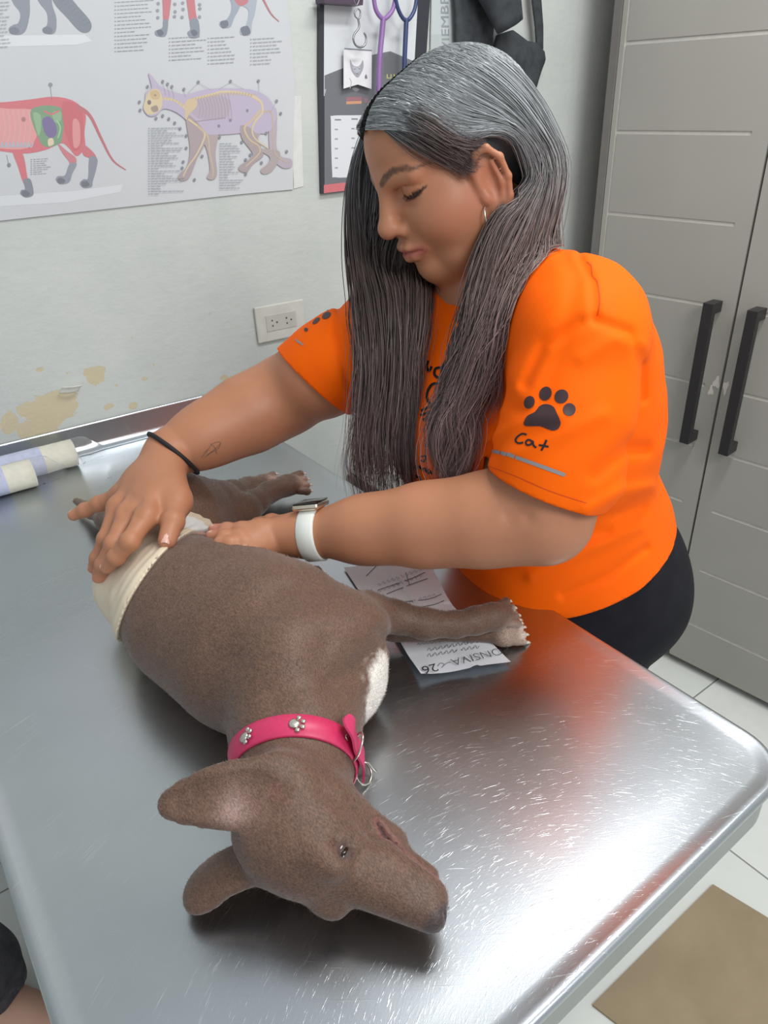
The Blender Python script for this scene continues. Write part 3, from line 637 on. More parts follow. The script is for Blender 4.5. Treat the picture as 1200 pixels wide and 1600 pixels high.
tube('link', catmull(wp3([(555, -10), (553, 0), (557, 8), (561, 0), (559, -10)], 0.045), 6), 0.0012, CH, hk, 8); tube('ring', catmull(wp3([(558, 14), (554, 20), (556, 27), (561, 29), (563, 22), (562, 16)], 0.045), 6, True), 0.0014, CH, hk, 8, True)
tube('hook', catmull(wp3([(559, 28), (561, 38), (560, 45), (554, 53), (552, 62), (556, 71), (563, 74), (570, 70), (572, 60), (569, 51)], 0.045), 6), 0.0019, CH, hk, 8)
# ---- black fabric muzzles
def pillow(name, px, off, th, mat, parent=None, h=0.003, fold=0.0, seed=0):
    P = np.array([wp(x, y, off) for x, y in px]); Q = P[:, [0, 2]]
    def f(X):
        p = X[:, [0, 2]]; d = np.full(len(p), 1e9); ins = np.zeros(len(p), bool); n = len(Q)
        for i in range(n):
            a_, b_ = Q[i], Q[(i+1) % n]; e = b_-a_; w_ = p-a_; t = np.clip(w_ @ e/(e @ e), 0, 1); d = np.minimum(d, ((w_-t[:, None]*e)**2).sum(1))
            c = (a_[1] > p[:, 1]) != (b_[1] > p[:, 1]); ins ^= c & (p[:, 0] < (b_[0]-a_[0])*(p[:, 1]-a_[1])/(b_[1]-a_[1]+1e-12)+a_[0])
        d = np.sqrt(d)*np.where(ins, -1, 1); inner = np.clip(-d, 0, th*1.2)/(th*1.2); hh = th*np.sqrt(np.clip(1-(1-inner)**2, 0, 1))*0.5+0.0015
        y = np.abs(X[:, 1]-(WY-off)+ (fold*vnoise(X, 22, seed) if fold else 0))
        return np.maximum(d, (y-hh)*0.6)
    s = SDF(); s.sdf(f, 0.0, 'x'); s.ops[-1] = ('sd', f, 0.002, 'u', None, None)
    lo = np.array([Q[:, 0].min()-0.01, WY-off-th-0.02, Q[:, 1].min()-0.01]); hi = np.array([Q[:, 0].max()+0.01, min(WY-off+th+0.02, WY-0.0005), Q[:, 1].max()+0.01])
    V, F = s.mesh(h, lo, hi, newton=1); return pydata(name, V, F, mat, parent)
m = N('black_nylon'); m.set(Base_Color=m.ramp(m.noise(60, 4), [(0.3, srgb('#2b2f33')), (0.7, srgb('#3c4145'))]), Roughness=0.75); m.bump(m.n('ShaderNodeTexNoise', {'Vector': m.coord((600, 600, 600)), 'Scale': 1.0}).outputs['Fac'], 0.2, 0.0006); NYL = m.m
mz = empty('fabric_muzzle', wp(830, 110, 0.04), 'black fabric dog muzzle with a long strap, lowest of the hanging bundle', 'muzzle')
pillow('muzzle_body', [(778, 54), (800, 47), (823, 64), (838, 67), (850, 80), (853, 92), (851, 100), (838, 128), (826, 162), (822, 164), (800, 130), (776, 92), (774, 70)], 0.03, 0.03, NYL, mz, fold=0.006)
pillow('strap', [(829, -40), (843, -40), (845, 0), (848, 40), (848, 78), (838, 72), (836, 40), (831, 0)], 0.03, 0.006, NYL, mz)
mz2 = empty('fabric_muzzle', wp(760, 20, 0.06), 'black fabric muzzle cone with a dark open end above the other muzzle', 'muzzle')
pillow('strap', [(707, -40), (730, -40), (770, -10), (770, 80), (712, 80), (710, 30)], 0.022, 0.012, NYL, mz2, fold=0.004, seed=2)
a = wp(768, -60, 0.065); b = wp(796, 41, 0.075); ax_ = unit(b-a); s_ = unit(np.cross(ax_, [0, 1, 0])); u_ = np.cross(s_, ax_); V = []; F = []
for i in range(9):
    t = i/8; c_ = a+(b-a)*t; r_ = 0.062-0.030*t
    for k_ in range(28): th = k_/28*2*PI; rr_ = r_*(1+0.05*math.sin(5*th+t*4)); V.append(c_+rr_*(math.cos(th)*s_*1.0+math.sin(th)*u_*0.55))
for i in range(8):
    for k_ in range(28): l = (k_+1) % 28; F.append((i*28+k_, i*28+l, (i+1)*28+l, (i+1)*28+k_))
o = pydata('cone', V, F, NYL, mz2); sm = o.modifiers.new('s', 'SOLIDIFY'); sm.thickness = 0.003
# ================================================================== DOG
def dent(pts, wd, depth):
    pts = [np.asarray(p, float) for p in pts]; vd = unit(pts[0]-CAM)
    def f(P):
        Q = P-(P @ vd)[:, None]*vd; D = np.full(len(P), 9.0)
        for a, b in zip(pts[:-1], pts[1:]):
            a = a-(a @ vd)*vd; b = b-(b @ vd)*vd; e = b-a; t = np.clip((Q-a) @ e/(e @ e), 0, 1); D = np.minimum(D, ((Q-a-t[:, None]*e)**2).sum(1))
        return depth*np.exp(-D/wd**2)
    return f
dog_root = empty('dog', Pz(400, 960, T), 'brown short-haired dog lying stretched on its side on the steel table', 'dog')
D_ = SDF(); Z = lambda x, y, z: Pz(x, y, T+z)
# trunk
pel = Z(272, 828, 0.056); wst = Z(256, 905, 0.058); rib1 = Z(328, 950, 0.070); rib2 = Z(405, 988, 0.074); che = Z(470, 1028, 0.066); nk0 = Z(462, 1085, 0.060); nk1 = Z(462, 1160, 0.052); nk2 = Z(462, 1240, 0.048)
SQ = ((0, 0, 1.0), 1.22); D_.chain([(pel, 0.060), (wst, 0.064), (rib1, 0.084), (rib2, 0.088)], 0.04, 'u', SQ)
D_.chain([(rib2, 0.086), (che, 0.068)], 0.03, 'u', SQ)
D_.cap(Z(440, 1015, 0.062), nk0, 0.068, 0.060, 0.04); D_.chain([(nk0, 0.060), (nk1, 0.0515), (nk2, 0.047)], 0.03)
D_.cap(Z(525, 1015, 0.055), Z(545, 1065, 0.040), 0.046, 0.036, 0.04)     # breast
D_.cap(Z(296, 985, 0.05), Z(368, 1055, 0.05), 0.048, 0.050, 0.04)        # back line
# shoulder blade, shoulder and upper arm under the skin
D_.cap(Z(440, 1015, 0.108), Z(535, 1000, 0.085), 0.030, 0.034, 0.04); D_.cap(Z(535, 995, 0.085), Z(575, 968, 0.072), 0.034, 0.024, 0.03)
D_.cap(Z(535, 1000, 0.080), Z(480, 940, 0.095), 0.030, 0.022, 0.03)

# front leg on top
D_.chain([(Z(575, 960, 0.075), 0.026), (Z(615, 964, 0.064), 0.0185), (Z(665, 975, 0.054), 0.0168), (Z(712, 976, 0.047), 0.0142), (Z(742, 970, 0.044), 0.0152), (Z(768, 964, 0.042), 0.0168)], 0.008)
def paw(c, d, up, r, k=0.0018, spread=1.1, ln=1.0, kb=0.006):
    d = unit(d); s_ = unit(np.cross(d, up)); u_ = np.cross(s_, d)
    D_.ell(c, (r*1.35, r*1.05, r*0.85), basis(d, s_, u_), kb)
    ends = []
    for i, (o, l) in enumerate(((-1.5, 0.75), (-0.5, 1.05), (0.5, 1.05), (1.5, 0.75))):
        a_ = c+s_*o*r*0.50*spread+d*r*0.7; b_ = c+s_*o*r*0.62*spread+d*r*(1.1+l*0.45)*ln-u_*r*0.15
        D_.cap(a_, b_, r*0.33, r*0.30, k); D_.ell(b_, (r*0.36, r*0.33, r*0.33), k=k); ends.append((b_+d*r*0.25, d-u_*0.35))
    return ends
claws = []
toe1 = Z(803, 958, 0.030); claws += paw(Z(778, 962, 0.040), Z(812, 953, 0.036)-Z(778, 962, 0.040), (0.2, -0.5, 0.8), 0.0150)
# front leg beneath
D_.chain([(Z(600, 978, 0.035), 0.020), (Z(660, 986, 0.024), 0.012), (Z(735, 988, 0.016), 0.0105), (Z(775, 990, 0.015), 0.0115)], 0.003)
claws += paw(Z(790, 992, 0.0145), Z(824, 984, 0.013)-Z(790, 992, 0.0145), (0.1, -0.5, 0.6), 0.0140, kb=0.003)
# hind legs
D_.cap(Z(285, 800, 0.075), Z(338, 790, 0.050), 0.058, 0.036, 0.03); D_.cap(Z(300, 828, 0.055), Z(345, 812, 0.042), 0.045, 0.030, 0.02)
D_.chain([(Z(338, 788, 0.055), 0.034), (Z(362, 774, 0.045), 0.022), (Z(388, 762, 0.034), 0.0155), (Z(405, 757, 0.030), 0.014)], 0.010)
claws += paw(Z(412, 754, 0.028), Z(436, 749, 0.028)-Z(412, 754, 0.028), (0.1, -0.4, 0.7), 0.0140)
D_.chain([(Z(345, 812, 0.040), 0.030), (Z(378, 800, 0.036), 0.027), (Z(398, 786, 0.034), 0.019), (Z(420, 769, 0.032), 0.0165), (Z(440, 762, 0.030), 0.0165)], 0.008)
claws += paw(Z(450, 758, 0.028), Z(478, 752, 0.028)-Z(450, 758, 0.028), (0.1, -0.4, 0.7), 0.0185)
# tail
D_.chain([(Z(205, 822, 0.06), 0.026), (Z(170, 812, 0.04), 0.015), (Z(145, 797, 0.025), 0.010), (Z(119, 783, 0.018), 0.005)], 0.02)
for x, y, z in ((437, 871, 0.100), (492, 897, 0.090), (388, 856, 0.10), (525, 925, 0.090)): D_.ell(Z(x, y, z-0.012), (0.010, 0.010, 0.010), None, 0.012)
# head
SK = Z(462, 1312, 0.060); NO = Z(688, 1436, 0.034)
hf = unit(NO-SK); side = unit(np.cross([0, 0, 1.0], hf)); 
if side @ np.array([0.616, 0.788, 0]) < 0: side = -side
upz = unit(np.cross(hf, np.cross([0, 0, 1.0], hf)));  upz = upz if upz[2] > 0 else -upz
al = math.radians(15); hL = unit(math.cos(al)*upz+math.sin(al)*side); hU = unit(np.cross(hf, hL))
if hU @ side > 0: hU = -hU          # crown faces the camera's side
HR = basis(hf, hL, hU); HS = np.linalg.norm(NO-SK)/0.158
def H(x, y, z): return SK+HR @ (np.array([x, y, z])*HS)
D_.frame(SK, HR, HS)
D_.ell((-0.004, 0, 0.002), (0.062, 0.048, 0.048), k=0.03); D_.ell((0.0, 0.006, -0.030), (0.052, 0.040, 0.036), k=0.03); D_.ell((0.022, 0, 0.006), (0.044, 0.040, 0.034), k=0.02)
D_.cap((0.040, 0.0, 0.000), (0.140, 0, -0.004), 0.033, 0.0205, 0.018); D_.cap((0.085, 0.009, -0.012), (0.140, 0.007, -0.012), 0.023, 0.0170, 0.010); D_.cap((0.085, -0.009, -0.012), (0.140, -0.007, -0.012), 0.023, 0.0170, 0.010)
D_.cap((0.000, 0.004, -0.042), (0.080, 0, -0.046), 0.036, 0.024, 0.02); D_.cap((0.070, 0, -0.042), (0.130, 0, -0.036), 0.0185, 0.0130, 0.006)
for s_ in (1, -1):
    D_.ell((-0.002, s_*0.030, -0.020), (0.038, 0.022, 0.032), k=0.02); D_.cap((0.025, s_*0.036, -0.004), (0.056, s_*0.026, -0.006), 0.012, 0.010, 0.014)
    D_.ell((0.046, s_*0.027, 0.032), (0.018, 0.011, 0.010), k=0.018) if s_ > 0 else D_.ell((0.056, -0.030, 0.018), (0.019, 0.0155, 0.015), k=0.014)   # brow
    D_.ell((0.054, s_*0.0345, 0.018), (0.0130, 0.008, 0.0080), k=0.008, m='s'); D_.ell((0.054, s_*0.0270, 0.017), (0.0115, 0.0095, 0.0095), k=0.003)
    D_.cap((0.0475, s_*0.0345, 0.026), (0.0470, s_*0.0355, 0.010), 0.0036, 0.0034, 0.004); D_.cap((0.0615, s_*0.0310, 0.025), (0.0610, s_*0.0325, 0.010), 0.0030, 0.0030, 0.004)
D_.ell((0.152, 0, 0.004), (0.0120, 0.0135, 0.0105), k=0.006)
for s_ in (1, -1):
    D_.cap((0.1640, s_*0.0068, 0.003), (0.157, s_*0.0098, 0.001), 0.0024, 0.0016, 0.002, 's')
    D_.chain([((0.150, s_*0.004, -0.027), 0.0024), ((0.134, s_*0.0215, -0.031), 0.0026), ((0.105, s_*0.0285, -0.034), 0.0026), ((0.076, s_*0.034, -0.037), 0.0022)], 0.003, 's')
D_.cap((0.166, 0, 0.0), (0.150, 0, -0.016), 0.0010, 0.0012, 0.002, 's')
D_.frame()
def hloc(P): return (P-SK) @ HR/HS
LIP = [(0.158, -0.020), (0.136, -0.027), (0.105, -0.030), (0.078, -0.036), (0.066, -0.044)]
def lipd2(P):
    q = hloc(P); Q = q[:, [0, 2]]; D = np.full(len(P), 9.0)
    for a, b in zip(LIP[:-1], LIP[1:]): a = np.array(a); b = np.array(b); e = b-a; t = np.clip((Q-a) @ e/(e @ e), 0, 1); D = np.minimum(D, np.linalg.norm(Q-a-t[:, None]*e, axis=1))
    return np.where(q[:, 1] > 0.0, D, 9.0)
D_.fn(lambda P: 0.0030*np.exp(-(lipd2(P)/0.0024)**2))
# ears: thin cupped leaves
def ear(base, mid, tip, n, w, th, k=0.004, cup=0.010):
    n = unit(n); P = catmull([base, mid, tip], 4); t = np.linspace(0, 1, len(P)); W_ = np.interp(t, [0, 0.35, 0.7, 0.9, 1], w)
    for i in range(len(P)-1): D_.cap(P[i], P[i+1], W_[i], W_[i+1], k if i else 0.014, 'u', (n, W_.mean()/th))
    for i in range(len(P)-1):
        D_.cap(P[i]+n*cup, P[i+1]+n*cup, W_[i]*0.86, W_[i+1]*0.80, 0.003, 's', (n, W_.mean()/(cup*0.93)))
e1b, e1m, e1t = H(-0.030, 0.028, 0.020), Z(345, 1243, 0.105), Z(256, 1258, 0.095)
view = unit(CAM-e1m)
ear(Z(418, 1238, 0.100), e1m, e1t, unit(view+np.array([-0.1, -0.1, 0.5])), (0.019, 0.0235, 0.0175, 0.0095, 0.004), 0.0045)
ear(Z(395, 1345, 0.030), Z(345, 1370, 0.020), Z(316, 1412, 0.012), unit(view*0.4+np.array([0, 0, -1.0])), (0.026, 0.026, 0.021, 0.014, 0.010), 0.0080, cup=0.012)
D_.cap(Z(440, 1215, 0.090), Z(440, 1240, 0.088), 0.020, 0.018, 0.02)
D_.ell(Z(428, 1234, 0.112), (0.012, 0.008, 0.006), basis(unit(e1t-e1m), unit(np.cross(view, e1t-e1m)), view), 0.006, 's')
D_.fn(dent([Z(520, 1068, 0.10), Z(560, 1040, 0.09), Z(592, 1000, 0.07)], 0.013, 0.008)); D_.fn(dent([Z(470, 915, 0.14), Z(520, 940, 0.12), Z(560, 948, 0.09)], 0.012, 0.003))
D_.fn(dent([Z(430, 1085, 0.12), Z(490, 1060, 0.12), Z(510, 1010, 0.12)], 0.014, 0.004)); D_.fn(dent([Z(375, 1025, 0.13), Z(420, 960, 0.16), Z(440, 920, 0.16)], 0.016, 0.0035)); D_.fn(dent([H(0.01, 0.05, -0.02), H(0.04, 0.045, -0.012), H(0.08, 0.04, -0.01)], 0.008, 0.002))
D_.plane((0, 0, T+0.0015), (0, 0, -1), 0.006)
dsdf = D_.eval
V, F = D_.mesh(0.0026, newton=2)
# colour of the coat
n1 = vnoise(V, 40)*0.5+vnoise(V, 90, 3)*0.5; n2 = vnoise(V, 320, 5)
Cc = np.array(srgb('#664d3f'))[None]*(1+0.10*n1+0.10*n2)[:, None]
def blend(Cc, wt, c): return Cc*(1-wt[:, None])+np.array(srgb(c) if isinstance(c, str) else c)[None]*wt[:, None]
def near(p, r, soft=0.4, an=None): 
    d = np.linalg.norm((V-p)*(an if an is not None else 1), axis=1)/r; return smooth01((1-d)/soft)
fr = vnoise(V, 260, 9)*0.25
bp = np.array([Z(586, 1035, 0.07), Z(588, 1065, 0.06), Z(582, 1095, 0.05), Z(600, 1050, 0.03)])
for p, r in zip(bp, (0.017, 0.026, 0.024, 0.032)): Cc = blend(Cc, np.clip(near(p, r, 0.35)+fr*(near(p, r*1.3, 0.5) > 0.05), 0, 1), '#e4dfd8')
for tp in (Z(806, 956, 0.030), Z(822, 989, 0.014)): Cc = blend(Cc, near(tp, 0.018, 0.7)*0.8, '#dccfc2')
Cc = blend(Cc, near(Z(800, 992, 0.02), 0.028, 0.8)*0.55, '#c0a898')
for tp in (Z(430, 750, 0.03), Z(474, 752, 0.03)): Cc = blend(Cc, near(tp, 0.022, 0.8)*0.7, '#b89a8c')
Cc = blend(Cc, near(Z(318, 842, 0.10), 0.030, 0.5)*0.8, '#c79684'); Cc = blend(Cc, near(Z(300, 836, 0.08), 0.03, 0.5)*0.6, '#c79684')
for x, y, z in ((437, 871, 0.100), (492, 897, 0.090)): Cc = blend(Cc, near(Z(x, y, z-0.006), 0.012, 0.7)*0.8, '#c39a84')
Cc = blend(Cc, near(Z(450, 985, 0.18), 0.10, 1.0)*0.25, '#7d6455'); Cc = blend(Cc, near(Z(372, 1262, 0.105), 0.034, 1.0)*0.30*(n1*0.5+0.9), '#a5847c'); Cc = blend(Cc, near(Z(362, 1262, 0.105), 0.020, 1.0, (1, 1, 1))*0.35, '#b9a19c'); Cc = blend(Cc, near(Z(428, 1235, 0.112), 0.013, 0.6)*0.6, '#7a4a46')
Cc = blend(Cc, near(H(0.150, 0.010, -0.036), 0.013*HS, 0.6)*0.8, '#b3606a'); Cc = blend(Cc, near(H(0.161, 0, 0.004), 0.021*HS, 0.25), '#4a3d3c'); Cc = blend(Cc, near(H(0.135, 0.012, 0), 0.026*HS, 1.0)*0.45, '#6b5c58')
lipd = lipd2(V)*HS
Cc = blend(Cc, smooth01((0.0075-lipd)/0.005)*0.7, '#87564f'); Cc = blend(Cc, smooth01((0.0026-lipd)/0.0014)*0.9, '#3a2022')
Cc = blend(Cc, near(H(0.055, 0.036, 0.0175), 0.0125*HS, 0.5)*0.9, '#4a3734')
m = N('dog_coat'); f1 = m.n('ShaderNodeTexNoise', {'Vector': m.coord((1, 1, 1)), 'Scale': 420, 'Detail': 3, 'Roughness': 0.7}).outputs['Fac']
f2 = m.n('ShaderNodeTexNoise', {'Vector': m.coord((1, 0.35, 1)), 'Scale': 900, 'Detail': 2}).outputs['Fac']
m.set(Base_Color=m.mix(0.55, m.attr(), m.mix(1.0, m.attr(), m.ramp(f2, [(0.35, (0.45, 0.45, 0.45)), (0.65, (1.5, 1.45, 1.4))]), 'MULTIPLY')), Roughness=0.52, Sheen_Weight=0.25, Sheen_Roughness=0.4, Specular_IOR_Level=0.4)
m.bump(m.math('ADD', f1, f2), 0.35, 0.0009); COAT = m.m
dog = pydata('body', V, F, COAT, dog_root, True, Cc)
# eye, claws
ey = H(0.0540, 0.0284, 0.0172)
def ellmesh(name, c, r, R, mat, parent):
    bm = bmesh.new(); Mx = Matrix(((R[0][0]*r[0], R[0][1]*r[1], R[0][2]*r[2], c[0]), (R[1][0]*r[0], R[1][1]*r[1], R[1][2]*r[2], c[1]), (R[2][0]*r[0], R[2][1]*r[1], R[2][2]*r[2], c[2]), (0, 0, 0, 1)))
    bmesh.ops.create_uvsphere(bm, u_segments=24, v_segments=16, radius=1.0, matrix=Mx); bmesh.ops.recalc_face_normals(bm, faces=bm.faces); return from_bm(name, bm, mat, parent, True)
eb = ellmesh('eyeball', ey+HR @ np.array([0.001, 0, 0]), (0.0062*HS, 0.0084*HS, 0.0095*HS), HR, plain('dog_eye', '#1f1412', 0.1), dog_root)
ellmesh('white_of_eye', ey+HR @ np.array([-0.0028, 0.0012, 0.0]), (0.0026*HS, 0.0078*HS, 0.0080*HS), HR, plain('dog_eye_white', '#cfc9cf', 0.2), eb)
CL = plain('claw', '#d9cbb9', 0.35)
for p, d in claws: V_, F_ = tube_geo([p-unit(d)*0.002, p+unit(d)*0.0035, p+unit(d)*0.0075+np.array([0, 0, -0.0015])], [0.0022, 0.0019, 0.0005], 8); pydata('claw', V_, F_, CL, dog_root)
# short fur standing off the coat
def fur(name, V, F, C, sdf_n, count, mat, parent, length, flow, lift=0.35, w=0.00022, keep=None):
    a = V[F[:, 0]]; b = V[F[:, 1]]; c = V[F[:, 2]]; d = V[F[:, 3]]; ar = np.linalg.norm(np.cross(c-a, d-b), axis=1); 
    nrm = np.cross(c-a, d-b); nrm /= np.linalg.norm(nrm, axis=1)[:, None]+1e-12
    if keep is not None: ar = ar*keep((a+c)/2)
    i = RNG.choice(len(F), count, p=ar/ar.sum()); u, v_ = RNG.random((2, count, 1)); P = (a[i]*(1-u)+b[i]*u)*(1-v_)+(d[i]*(1-u)+c[i]*u)*v_; n = nrm[i]
    fl = flow(P); fl = fl-(fl*n).sum(1)[:, None]*n; fl /= np.linalg.norm(fl, axis=1)[:, None]+1e-9
    fl = fl+RNG.normal(0, 0.28, fl.shape); L = length*(0.6+0.8*RNG.random((count, 1)))
    s_ = np.cross(fl, n); s_ /= np.linalg.norm(s_, axis=1)[:, None]+1e-9
    Vv = np.stack([P-s_*w-n*0.0002, P+s_*w-n*0.0002, P+(fl*(1-lift*0.3)+n*lift)*L*0.55+s_*w*0.7, P+(fl+n*lift*0.8)*L], 1).reshape(-1, 3)
    k = np.arange(count)*4; Ff = np.concatenate([np.stack([k, k+1, k+2], 1), np.stack([k, k+2, k+3], 1)])
    cc = C[F[i, 0]]*(0.75+0.75*RNG.random((count, 1))); cc = np.repeat(cc, 4, 0)
    return pydata(name, Vv, Ff, mat, parent, False, cc)
mh = N('fur_hair'); mh.set(Base_Color=mh.attr(), Roughness=0.5, Sheen_Weight=0.2); FUR = mh.m
rump_ = pel; tl = Z(430, 960, 0.09)
def flow(P):
    return np.where((P[:, 1] > SK[1]+0.03)[:, None], unit(wst-nk1)[None], unit(SK-NO)[None])+np.array([0, 0, -0.25])
bandA, bandB = Z(300, 850, 0.1), None
fo = fur('short_coat_hair', V, F, Cc, None, 110000, FUR, dog_root, 0.0030, flow, 0.16, 0.00014, keep=lambda P: 1.0*(P[:, 2] > T+0.006))
fo['kind'] = 'stuff'

# ---- bandage wrapped round the waist
A_, B_ = Z(212, 988, 0.03), Z(309, 848, 0.085); C_t = Z(237, 893, 0.128); pn = unit(np.cross(B_-A_, C_t-A_)); che_dir = rib2-wst
if pn @ che_dir < 0: pn = -pn
S_ = SDF(); S_.chain([(pel, 0.060), (wst, 0.064), (rib1, 0.084), (rib2, 0.088)], 0.04, 'u', SQ); S_.cap(Z(296, 985, 0.05), Z(368, 1055, 0.05), 0.048, 0.050, 0.04)
trunk_ops = list(S_.ops)
wr = lambda P: -0.0050-0.0009*np.sin(((P-A_) @ pn)*520+vnoise(P, 22)*2.5)*smooth01((((P-A_) @ pn)+0.035)/0.03)-0.0016*vnoise(P, 38, 2)
S_.fn(wr); S_.plane(A_, pn, 0.002); S_.plane(A_-pn*0.125, -pn, 0.004); S_.plane((0, 0, T+0.001), (0, 0, -1), 0.002)
Sb = S_
V, F = S_.mesh(0.0024); t = (V-A_) @ pn
Cc = np.tile(np.array(srgb('#dcccb2')), (len(V), 1)); 
m = N('bandage_wrap'); m.set(Base_Color=m.attr(), Roughness=0.7, Sheen_Weight=0.1)
m.bump(m.n('ShaderNodeTexNoise', {'Vector': m.coord((1, 1, 1)), 'Scale': 500, 'Detail': 2}).outputs['Fac'], 0.25, 0.0006)
pad = Z(282, 838, 0.10); wt = smooth01((0.045-np.linalg.norm((V-pad)*(1, 1, 0.8), axis=1)+0.006*vnoise(V, 70))/0.008)
Cc = Cc*(1+0.04*vnoise(V, 120, 4))[:, None]; Cc = Cc*(1-wt[:, None])+np.array(srgb('#e6e8e4'))[None]*wt[:, None]
o = pydata('bandage', V, F, m.m, None, True, Cc); tag(o, 'cream and white elastic bandage wrapped tightly around the waist of the brown dog', 'bandage')
# strap of rolled edge along the bandage
# ---- collar
cc = Z(467, 1196, 0.048); ca = unit(Z(462, 1235, 0.05)-Z(470, 1120, 0.06)); 
e1 = unit(np.cross(ca, [0, 0, 1.0])); e2 = np.cross(ca, e1)
if e2[2] < 0: e2 = -e2
if e1 @ np.array([0.616, 0.788, 0]) < 0 and e1[0] < 0: e1 = -e1
def ring_pts(sdf, c, a, u, v, n, off, th0=0, th1=2*PI):
    th = np.linspace(th0, th1, n, endpoint=abs(th1-th0) < 6.2); D = np.cos(th)[:, None]*u+np.sin(th)[:, None]*v
    O = np.repeat(c[None], n, 0)+D*0.16; P, ok = cast(sdf, O, -D, 0, 0.155, 80); r = np.linalg.norm(P-c, axis=1)
    return th, D, r+off
neck_only = SDF(); neck_only.ops = [o for o in D_.ops if o[0] == 'cap' and o[3] == 'u'][6:10]; neck_only.chain([(nk0, 0.060), (nk1, 0.0515), (nk2, 0.047)], 0.03)
PINK = plain('collar_leather', '#c9325f', 0.42, bump=0.1, sc=300); STUD = plain('stud_metal', '#c9c4ba', 0.25, 0.9)
col_root = empty('dog_collar', cc, 'pink leather collar with silver paw studs on the neck of the brown dog', 'dog collar')
NB = 96; wdt = 0.0105; rows = []
for s_, ex in ((-1, 0), (-0.9, 0.0012), (0.9, 0.0012), (1, 0)):
    th, D, r = ring_pts(dsdf, cc+ca*wdt*s_*0.8, ca, e1, e2, NB, 0.0012)
    k_ = np.ones(9)/9; r = np.convolve(np.concatenate([r[-4:], r, r[:4]]), k_, 'valid'); rows.append(cc+ca*wdt*s_+D*(r+ex)[:, None])
inner = [cc+ca*wdt*s_+(rows[0 if s_ < 0 else 3]-(cc+ca*wdt*s_))*0.975 for s_ in (1, -1)]
rows += inner; V = np.concatenate(rows); V[:, 2] = np.maximum(V[:, 2], T+0.001); nr = len(rows)
F = [(i*NB+k, i*NB+(k+1) % NB, ((i+1) % nr)*NB+(k+1) % NB, ((i+1) % nr)*NB+k) for i in range(nr) for k in range(NB)]
band = pydata('band', V, F, PINK, col_root)
bm = bmesh.new(); bm.from_mesh(band.data); bmesh.ops.recalc_face_normals(bm, faces=bm.faces); bm.to_mesh(band.data); bm.free()
mid = (rows[1]+rows[2])/2
def on_band(px, py):
    """band point seen nearest to a pixel, with outward normal and along direction"""
    v = (mid-CAM); d = v @ fw; x = CX+FPX*(v @ RT)/d; y = CY-FPX*(v @ UP)/d; up_ok = ((mid-cc) @ unit(CAM-cc) > -0.01)
    i = np.argmin((x-px)**2+(y-py)**2+np.where(up_ok, 0, 1e6)); n = unit(mid[i]-cc); n = unit(n-ca*(n @ ca)); al_ = unit(mid[(i+1) % NB]-mid[i-1]); n = unit(np.cross(al_, ca)); n = n if n @ (mid[i]-cc) > 0 else -n
    return mid[i]+n*0.0004, n, al_
def disc(bm, c, n, r, h, seg=16, sx=1.0, al_=None):
    u = unit(al_ if al_ is not None else np.cross(n, [0, 0, 1.0])); v = np.cross(n, u); rings = [(1.0, 0), (1.0, h*0.5), (0.75, h*0.9), (0.35, h)]
    vs = [[bm.verts.new(c+n*z+(u*math.cos(t)*sx+v*math.sin(t))*r*q) for t in np.linspace(0, 2*PI, seg, endpoint=False)] for q, z in rings]
    for a_, b_ in zip(vs[:-1], vs[1:]):
        for k in range(seg): bm.faces.new((a_[k], a_[(k+1) % seg], b_[(k+1) % seg], b_[k]))
    bm.faces.new(vs[-1])
for px, py in ((385, 1152), (461, 1143), (540, 1172)):
    c_, n_, al_ = on_band(px, py); 
    if al_ @ RT < 0: al_ = -al_
    vv = np.cross(n_, al_); 
    if px == 540:
        bm = bmesh.new(); disc(bm, c_-al_*0.012, n_, 0.0028, 0.001, 14); from_bm('eyelet', bm, STUD, col_root, True); continue
    bm = bmesh.new(); disc(bm, c_-al_*0.0012, n_, 0.0048, 0.0022, 18, 1.0, al_)
    for a_ in (-75, -28, 22, 70): t = math.radians(a_); disc(bm, c_+(al_*math.cos(t)+vv*math.sin(t))*0.0066, n_, 0.0022, 0.0018, 12)
    bmesh.ops.recalc_face_normals(bm, faces=bm.faces); from_bm('paw_stud', bm, STUD, col_root, True)
# free strap end standing up past the buckle, keeper ring and tag ring
p1, n1_, a1_ = on_band(524, 1160); p2, n2_, a2_ = on_band(566, 1185)
a1_ = a1_ if a1_ @ RT > 0 else -a1_
tip = p1+n1_*0.012-a1_*0.004+ca*-0.012; path = catmull([tip, p1+n1_*0.010+a1_*0.006-ca*0.004, (p1+p2)/2+n1_*0.008, p2+n2_*0.004, p2+n2_*0.003+np.array([0, 0, -0.02])], 6)
P_, T_, A1, B1 = frames(path); wv = np.array([ca-(ca @ t)*t for t in T_]); wv /= np.linalg.norm(wv, axis=1)[:, None]; nn_ = np.cross(T_, wv); V = []
ww = np.interp(np.linspace(0, 1, len(P_)), [0, 0.06, 0.16, 1], [0.004, 0.008, 0.0105, 0.0105])
for i in range(len(P_)): V += [P_[i]-wv[i]*ww[i], P_[i]+wv[i]*ww[i], P_[i]+wv[i]*ww[i]+nn_[i]*0.002, P_[i]-wv[i]*ww[i]+nn_[i]*0.002]
n_ = len(P_); F = [(i*4+k, i*4+(k+1) % 4, (i+1)*4+(k+1) % 4, (i+1)*4+k) for i in range(n_-1) for k in range(4)]+[(3, 2, 1, 0), tuple(range(4*n_-4, 4*n_))]
pydata('strap_end', V, F, plain('collar_leather_back', '#cc3a68', 0.5), col_root, False)
